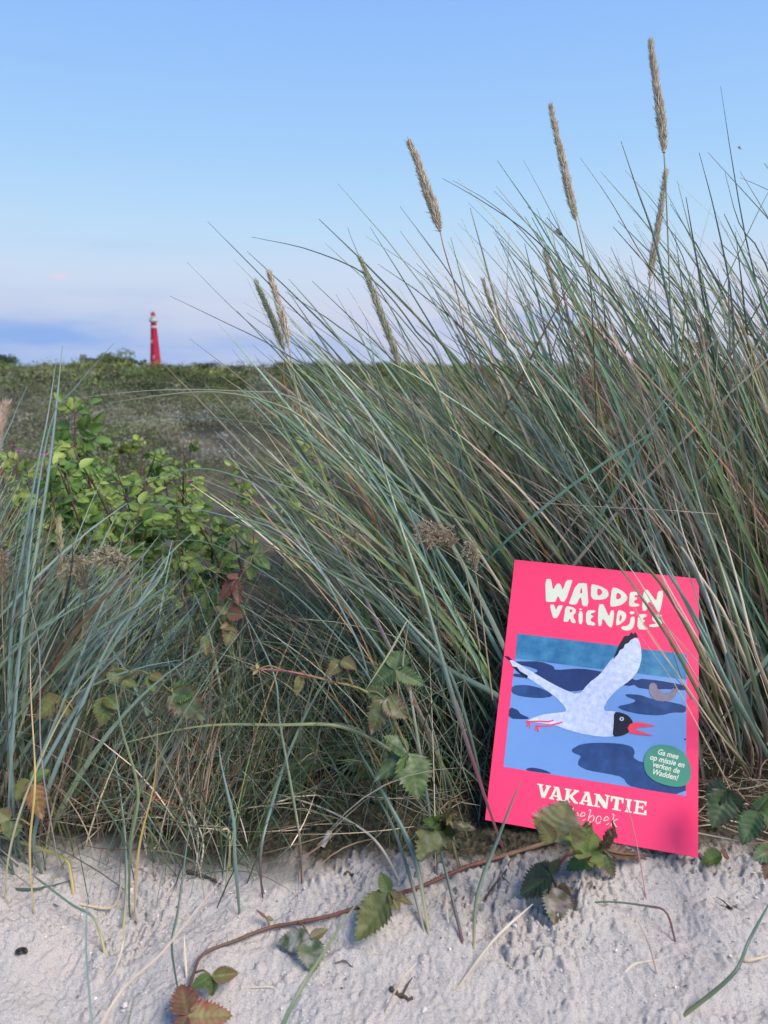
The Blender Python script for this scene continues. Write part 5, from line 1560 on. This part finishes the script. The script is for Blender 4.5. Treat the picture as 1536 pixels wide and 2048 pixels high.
st7 = np.array([SL(1560, 1700, .004), W(1530, 1640, .70), W(1490, 1600, .72), W(1440, 1570, .75)])
bramble('dark bramble sprig right of the booklet foot', [(st7, .0016, RS)], [
    (W(1515, 1622, .70), st7[1], [(W(1484, 1690, .69), 54, (.07, .13, .045), DKG, {}), (W(1560, 1650, .69), 46, GL, OL, {}), (W(1540, 1590, .71), 40, DKG, GL, {})]),
    (W(1456, 1580, .74), st7[2], [(W(1424, 1656, .73), 74, DKG, (.05, .06, .04), {}), (W(1410, 1590, .75), 60, DKG, (.05, .06, .04), {}), (W(1480, 1640, .73), 50, DKG, DKG, {})]),
    (SL(1442, 1706, .016), SL(1450, 1700, .002), [(SL(1404, 1728, .008), 42, GL, OL, {}), (SL(1458, 1716, .01), 26, BRN, RD, {})]),
    (W(1545, 1700, .67), st7[0], [(W(1505, 1720, .665), 40, DKG, GL, {}), (W(1530, 1760, .66), 36, BRN, RD, {})]),
], 10)

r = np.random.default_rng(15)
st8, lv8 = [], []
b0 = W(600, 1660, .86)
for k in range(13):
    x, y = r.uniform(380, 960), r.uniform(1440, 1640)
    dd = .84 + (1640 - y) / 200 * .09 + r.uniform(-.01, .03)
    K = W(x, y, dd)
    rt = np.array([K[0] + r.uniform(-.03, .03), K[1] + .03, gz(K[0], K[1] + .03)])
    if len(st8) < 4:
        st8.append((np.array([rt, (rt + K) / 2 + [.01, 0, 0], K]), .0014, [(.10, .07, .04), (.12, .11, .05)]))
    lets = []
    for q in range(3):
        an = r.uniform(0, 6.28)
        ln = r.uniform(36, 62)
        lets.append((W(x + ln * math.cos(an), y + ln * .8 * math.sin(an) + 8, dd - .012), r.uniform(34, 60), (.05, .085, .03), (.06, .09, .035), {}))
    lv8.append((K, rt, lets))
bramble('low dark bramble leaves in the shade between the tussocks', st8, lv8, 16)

# ------------------------------------------------------------------ rose bush on the left
def rose_leaf(rng, L_, W_, droop, nl):
    """spray of oval leaflets on one stalk: nl = 1 for a single leaf"""
    ac = Acc()
    nu_, nv_ = 13, 5
    u = np.linspace(0, 1, nu_)[:, None]
    v = np.linspace(-1, 1, nv_)[None]
    half = np.sin(np.pi * u ** .85) ** .7
    ii = np.arange(nu_ * nv_).reshape(nu_, nv_)
    F = np.stack([ii[:-1, :-1], ii[1:, :-1], ii[1:, 1:], ii[:-1, 1:]], -1).reshape(-1, 4)
    slots = [(1.0, 0.0, 1.0)] + [(.35 + .3 * (k // 2), (1 if k % 2 else -1) * 1.05, .8) for k in range(nl - 1)]
    stalk = L_ * (.35 if nl == 1 else 1.15)
    V, Fq = tube(spline(np.array([[0, 0, 0], [stalk * .5, 0, stalk * .06], [stalk, 0, 0]]), 5), .0008, 4)
    ac.add(V, Fq, (.16, .13, .06))
    for t_, an, sc in slots:
        l_, w2 = L_ * sc * rng.uniform(.85, 1.1), W_ * sc * rng.uniform(.85, 1.1)
        x = u * l_ + 0 * v
        y = v * half * w2 / 2 * (1 - .10 * (np.arange(nu_) % 2)[:, None] * np.abs(v) ** 3)
        z = np.abs(v) * half * w2 * .22 - droop * l_ * u ** 1.7 + .02 * l_ * np.cos(u * 30 - np.abs(v) * 5) * np.abs(v)
        P = np.stack([x, y, z + 0 * x], -1).reshape(-1, 3)
        a = an + rng.normal() * .15
        tl = rng.normal() * .3
        P = np.stack([P[:, 0], P[:, 1] * math.cos(tl) - P[:, 2] * math.sin(tl), P[:, 1] * math.sin(tl) + P[:, 2] * math.cos(tl)], -1)
        P = np.stack([P[:, 0] * math.cos(a) - P[:, 1] * math.sin(a), P[:, 0] * math.sin(a) + P[:, 1] * math.cos(a), P[:, 2]], -1) + [stalk * t_, 0, 0]
        c = np.array([.16, .25, .052]) * rng.uniform(.8, 1.2)
        cc = c * (1 + .25 * np.exp(-(v / .12) ** 2) + 0 * u)[..., None]
        ac.add(P, F, cc.reshape(-1, 3))
    return ac


rng = np.random.default_rng(52)
protos = []
for k in range(8):
    nl = (5, 7, 5, 5, 3, 7, 7, 5)[k]
    o = rose_leaf(rng, (.023 if nl > 1 else .032), (.0165 if nl > 1 else .023), rng.uniform(.15, .5), nl).build('leaf', M_ROSE, None, None, True)
    protos.append(o.data)
    bpy.data.objects.remove(o)


def leaf_matrix(pos, dirv_, up, sc):
    x = nrm(dirv_)
    z = nrm(np.asarray(up) - (np.asarray(up) @ x) * x)
    y = np.cross(z, x)
    M = Matrix(((x[0], y[0], z[0], pos[0]), (x[1], y[1], z[1], pos[1]), (x[2], y[2], z[2], pos[2]), (0, 0, 0, 1)))
    return M @ Matrix.Scale(sc, 4)


def rose(label, base, shoots, seed, nflower, per=9, big=1.0):
    r = np.random.default_rng(seed)
    root = empty('rose_bush', base, label, 'bush', 'rose bushes at the left')
    inv = Matrix.Translation([-float(v) for v in base])
    for P, rad in shoots:
        S = spline(np.array(P), 14)
        V, F = tube(S, np.linspace(rad, rad * .5, 14), 6)
        mk('stem', V, F, M_STEM, (.12, .07, .055), root, True, base)
        T = nrm(np.gradient(S, axis=0))
        a0 = r.uniform(0, 6.28)
        for k in range(per):
            i = int(3 + (10 * (k + r.uniform(0, .8)) / per))
            a0 += 2.4
            h = np.array([math.cos(a0), math.sin(a0), 0])
            dv = nrm(h * [1, .6, 1] + T[i] * r.uniform(.1, .7) + [0, 0, r.uniform(-.5, .5)])
            o = bpy.data.objects.new('leaf', protos[int(r.integers(0, 8))])
            COL.objects.link(o)
            o.parent = root
            o.matrix_local = inv @ leaf_matrix(S[i], dv, np.array([.1, -.75, .8]) + r.normal(size=3) * .5, big * r.uniform(.75, 1.2))
        if nflower > 0 and r.random() < .35:                # pink blossom
            nflower -= 1
            ac = Acc()
            for q in range(5):
                a = q * 1.2566
                d1 = np.array([math.cos(a), math.sin(a), .45])
                d2 = np.array([-math.sin(a), math.cos(a), 0])
                c0 = S[-1] + [0, 0, .004]
                ac.add([c0, c0 + d1 * .005 + d2 * .004, c0 + d1 * .009, c0 + d1 * .005 - d2 * .004], np.array([[0, 1, 2, 3]]), (.62, .14, .38))
            ac.build('flower', M_PETAL, root, base)
    return root


def shoot_set(r, n, px, py, dd, hh):
    out = []
    for k in range(n):
        d = r.uniform(*dd)
        x, y = r.uniform(*px), r.uniform(*py)
        top = pt(x, y, d)
        foot = np.array([top[0] + r.normal() * .06, top[1] + r.normal() * .05, gz(top[0], top[1])])
        if top[2] - foot[2] < .06:
            foot[2] = top[2] - .12
        out.append(([foot, (foot + top) / 2 + r.normal(size=3) * .02, top], r.uniform(.0018, .003)))
    return out


r = np.random.default_rng(61)
b1 = pt(200, 1250, 1.55)
b1[2] = gz(b1[0], b1[1])
rose('leafy green rose bush with small pink flowers behind the left tuft', b1, shoot_set(r, 26, (-60, 230), (870, 1180), (1.2, 1.65), 0), 62, 5, 11, 1.0)
b4 = pt(330, 1250, 1.5)
b4[2] = gz(b4[0], b4[1])
rose('leafy green rose bush filling the gap left of the great tussock', b4, shoot_set(r, 26, (180, 450), (900, 1230), (1.15, 1.6), 0), 66, 3, 11, 1.0)
tall = [([b1 + [0, 0, .05], pt(140, 1010, 1.5), pt(150, 900, 1.5), pt(148, 795, 1.5)], .0026)]
rose('tall single rose shoot with drooping leaves standing above the bush', b1 + [-.05, 0, 0], tall, 63, 0, 30, 1.3)
b2 = pt(430, 1000, 1.9)
b2[2] = gz(b2[0], b2[1])
rose('paler rose bush half hidden behind the left drooping blades of the great tussock', b2, shoot_set(r, 14, (340, 640), (870, 1010), (1.75, 2.1), 0), 64, 3, 8, 1.0)
b5 = pt(60, 1200, 1.4)
b5[2] = gz(b5[0], b5[1])
rose('rose bush showing between the blades of the left tuft', b5, shoot_set(r, 24, (-80, 160), (900, 1120), (1.15, 1.45), 0), 67, 1, 11, 1.0)
b3 = pt(60, 1000, 2.1)
b3[2] = gz(b3[0], b3[1])
rose('farther rose bush with a few orange leaves at the left edge', b3, shoot_set(r, 16, (-60, 330), (865, 960), (1.9, 2.4), 0), 65, 3, 8, 1.0)

# ------------------------------------------------------------------ small things on the sand and in the air
M_FILTER = plain_mat('cigarette_paper', (.55, .53, .50), .8, .2, .2, 500)
M_TAN = plain_mat('cigarette_filter_end', (.55, .47, .36), .9, .1, .2, 700)
cb = snd(645, 1692, .003)
cd = nrm(np.array([.012, .006, .022]))
q = empty('cigarette_butt', cb, 'white cigarette butt standing in the straw at the sand edge', 'cigarette butt')
V, F = tube(np.array([cb, cb + cd * .016]), .0029, 14)
mk('paper', V, F, M_FILTER, None, q, False, cb)
V, F = tube(np.array([cb + cd * .0161, cb + cd * .0166]), .0026, 14)
mk('filter_end', V, F, M_TAN, None, q, False, cb)

M_TWIG = leaf_mat('twig_bark', .85, 0, .2, 300, .5)


def twig(pixels, rad, label, col=(.085, .065, .052), branch=True):
    rad *= .72
    P = np.array([snd(x, y, rad * .8) for x, y in pixels])
    rr = np.random.default_rng(int(pixels[0][0]))
    S = spline(P, 14)
    n = len(S)
    S = S + rr.normal(size=S.shape) * rad * .35
    ac = Acc()
    V, F = tube(S, rad * (1 + .35 * rr.normal(size=n).clip(-1, 1)) * np.linspace(1, .6, n), 7)
    ac.add(V, F, col)
    if branch:
        for k in range(1):
            i = rr.integers(3, n - 3)
            e = S[i] + np.array([rr.normal() * .01, rr.normal() * .01, abs(rr.normal()) * .005])
            V, F = tube(np.array([S[i], (S[i] + e) / 2 + [0, 0, .001], e]), np.array([rad * .5, rad * .4, rad * .15]), 5)
            ac.add(V, F, np.asarray(col) * 1.2)
    o = ac.build('twig', M_TWIG, None, P[0], True)
    o.location = P[0]
    tag(o, label, 'twig', 'twigs and scraps on the sand')


twig([(781, 1978), (800, 1990), (823, 1998)], .0028, 'dark broken twig on the sand at lower middle')
twig([(375, 1742), (398, 1752), (420, 1757), (440, 1770)], .0026, 'brown crumbled twig on the sand below the white straws')
twig([(970, 1800), (990, 1770), (1012, 1738), (1022, 1722)], .0016, 'thin brown rootlet looping on the sand left of the booklet', (.12, .07, .05))
twig([(690, 1745), (702, 1750), (712, 1752)], .0024, 'dark scrap on the sand near the edge in the middle')
twig([(1455, 1812), (1465, 1818)], .0022, 'tiny brown crumb on the sand below the small leaf at right', (.10, .06, .04))
twig([(670, 1925), (690, 1922), (705, 1935)], .0012, 'thin grey sliver on the sand at the middle', (.12, .11, .10))

M_SNAIL = plain_mat('dark_shell', (.025, .022, .02), .35, .5, .3, 300)
sn = snd(41, 1906, .002)
ac = Acc()
a = np.linspace(0, 4.2 * math.pi, 40)
rad = .0046 * np.exp(-a * .11)
sp3 = np.stack([sn[0] + rad * np.cos(a), sn[1] + rad * np.sin(a) * .8, sn[2] + .001 + a * .0002], -1)
V, F = tube(sp3, .0022 * np.exp(-a * .10), 7)
ac.add(V, F, (.03, .03, .03))
o = ac.build('snail_shell', M_SNAIL, None, sn, True)
o.location = sn
tag(o, 'tiny black coiled shell on the sand near the left edge', 'shell')

M_FLY = plain_mat('insect_body', (.10, .085, .075), .5, .4, .3, 900)
M_WING = plain_mat('insect_wing', (.22, .20, .19), .3, .5, .2, 900)


def insect(px, py, d, s, label):
    c = pt(px, py, d)
    root = empty('flying_insect', c, label, 'insect', 'insects over the grass')
    ax_ = nrm(np.array([.8, .2, -.35]))
    V, F = tube(c + np.linspace(-1, 1, 9)[:, None] * ax_ * s * .5, s * np.array([.02, .09, .13, .11, .15, .12, .10, .11, .02]), 8)
    mk('body', V, F, M_FLY, None, root, True, c)
    for sg in (-1, 1):
        b_ = c + ax_ * s * .1
        e1 = b_ + np.array([-.3, .25 * sg, .75]) * s
        e2 = b_ + np.array([-.75, .35 * sg, .45]) * s
        sd_ = np.array([.10, .02, .05]) * s
        V = np.array([b_, b_ + (e1 - b_) * .5 + sd_, e1, (e1 + e2) / 2, e2, b_ + (e2 - b_) * .5 - sd_])
        V = np.vstack([V, V + [0, .0003, 0]])
        F = np.array([[0, 1, 2], [0, 2, 3], [0, 3, 4], [0, 4, 5], [6, 8, 7], [6, 9, 8], [6, 10, 9], [6, 11, 10]])
        mk('wing', V, F, M_WING, None, root, False, c)


insect(1119, 468, 1.5, .015, 'small insect in flight left of the second seed stem')
insect(1480, 297, 1.6, .007, 'speck of an insect in the sky at the upper right')
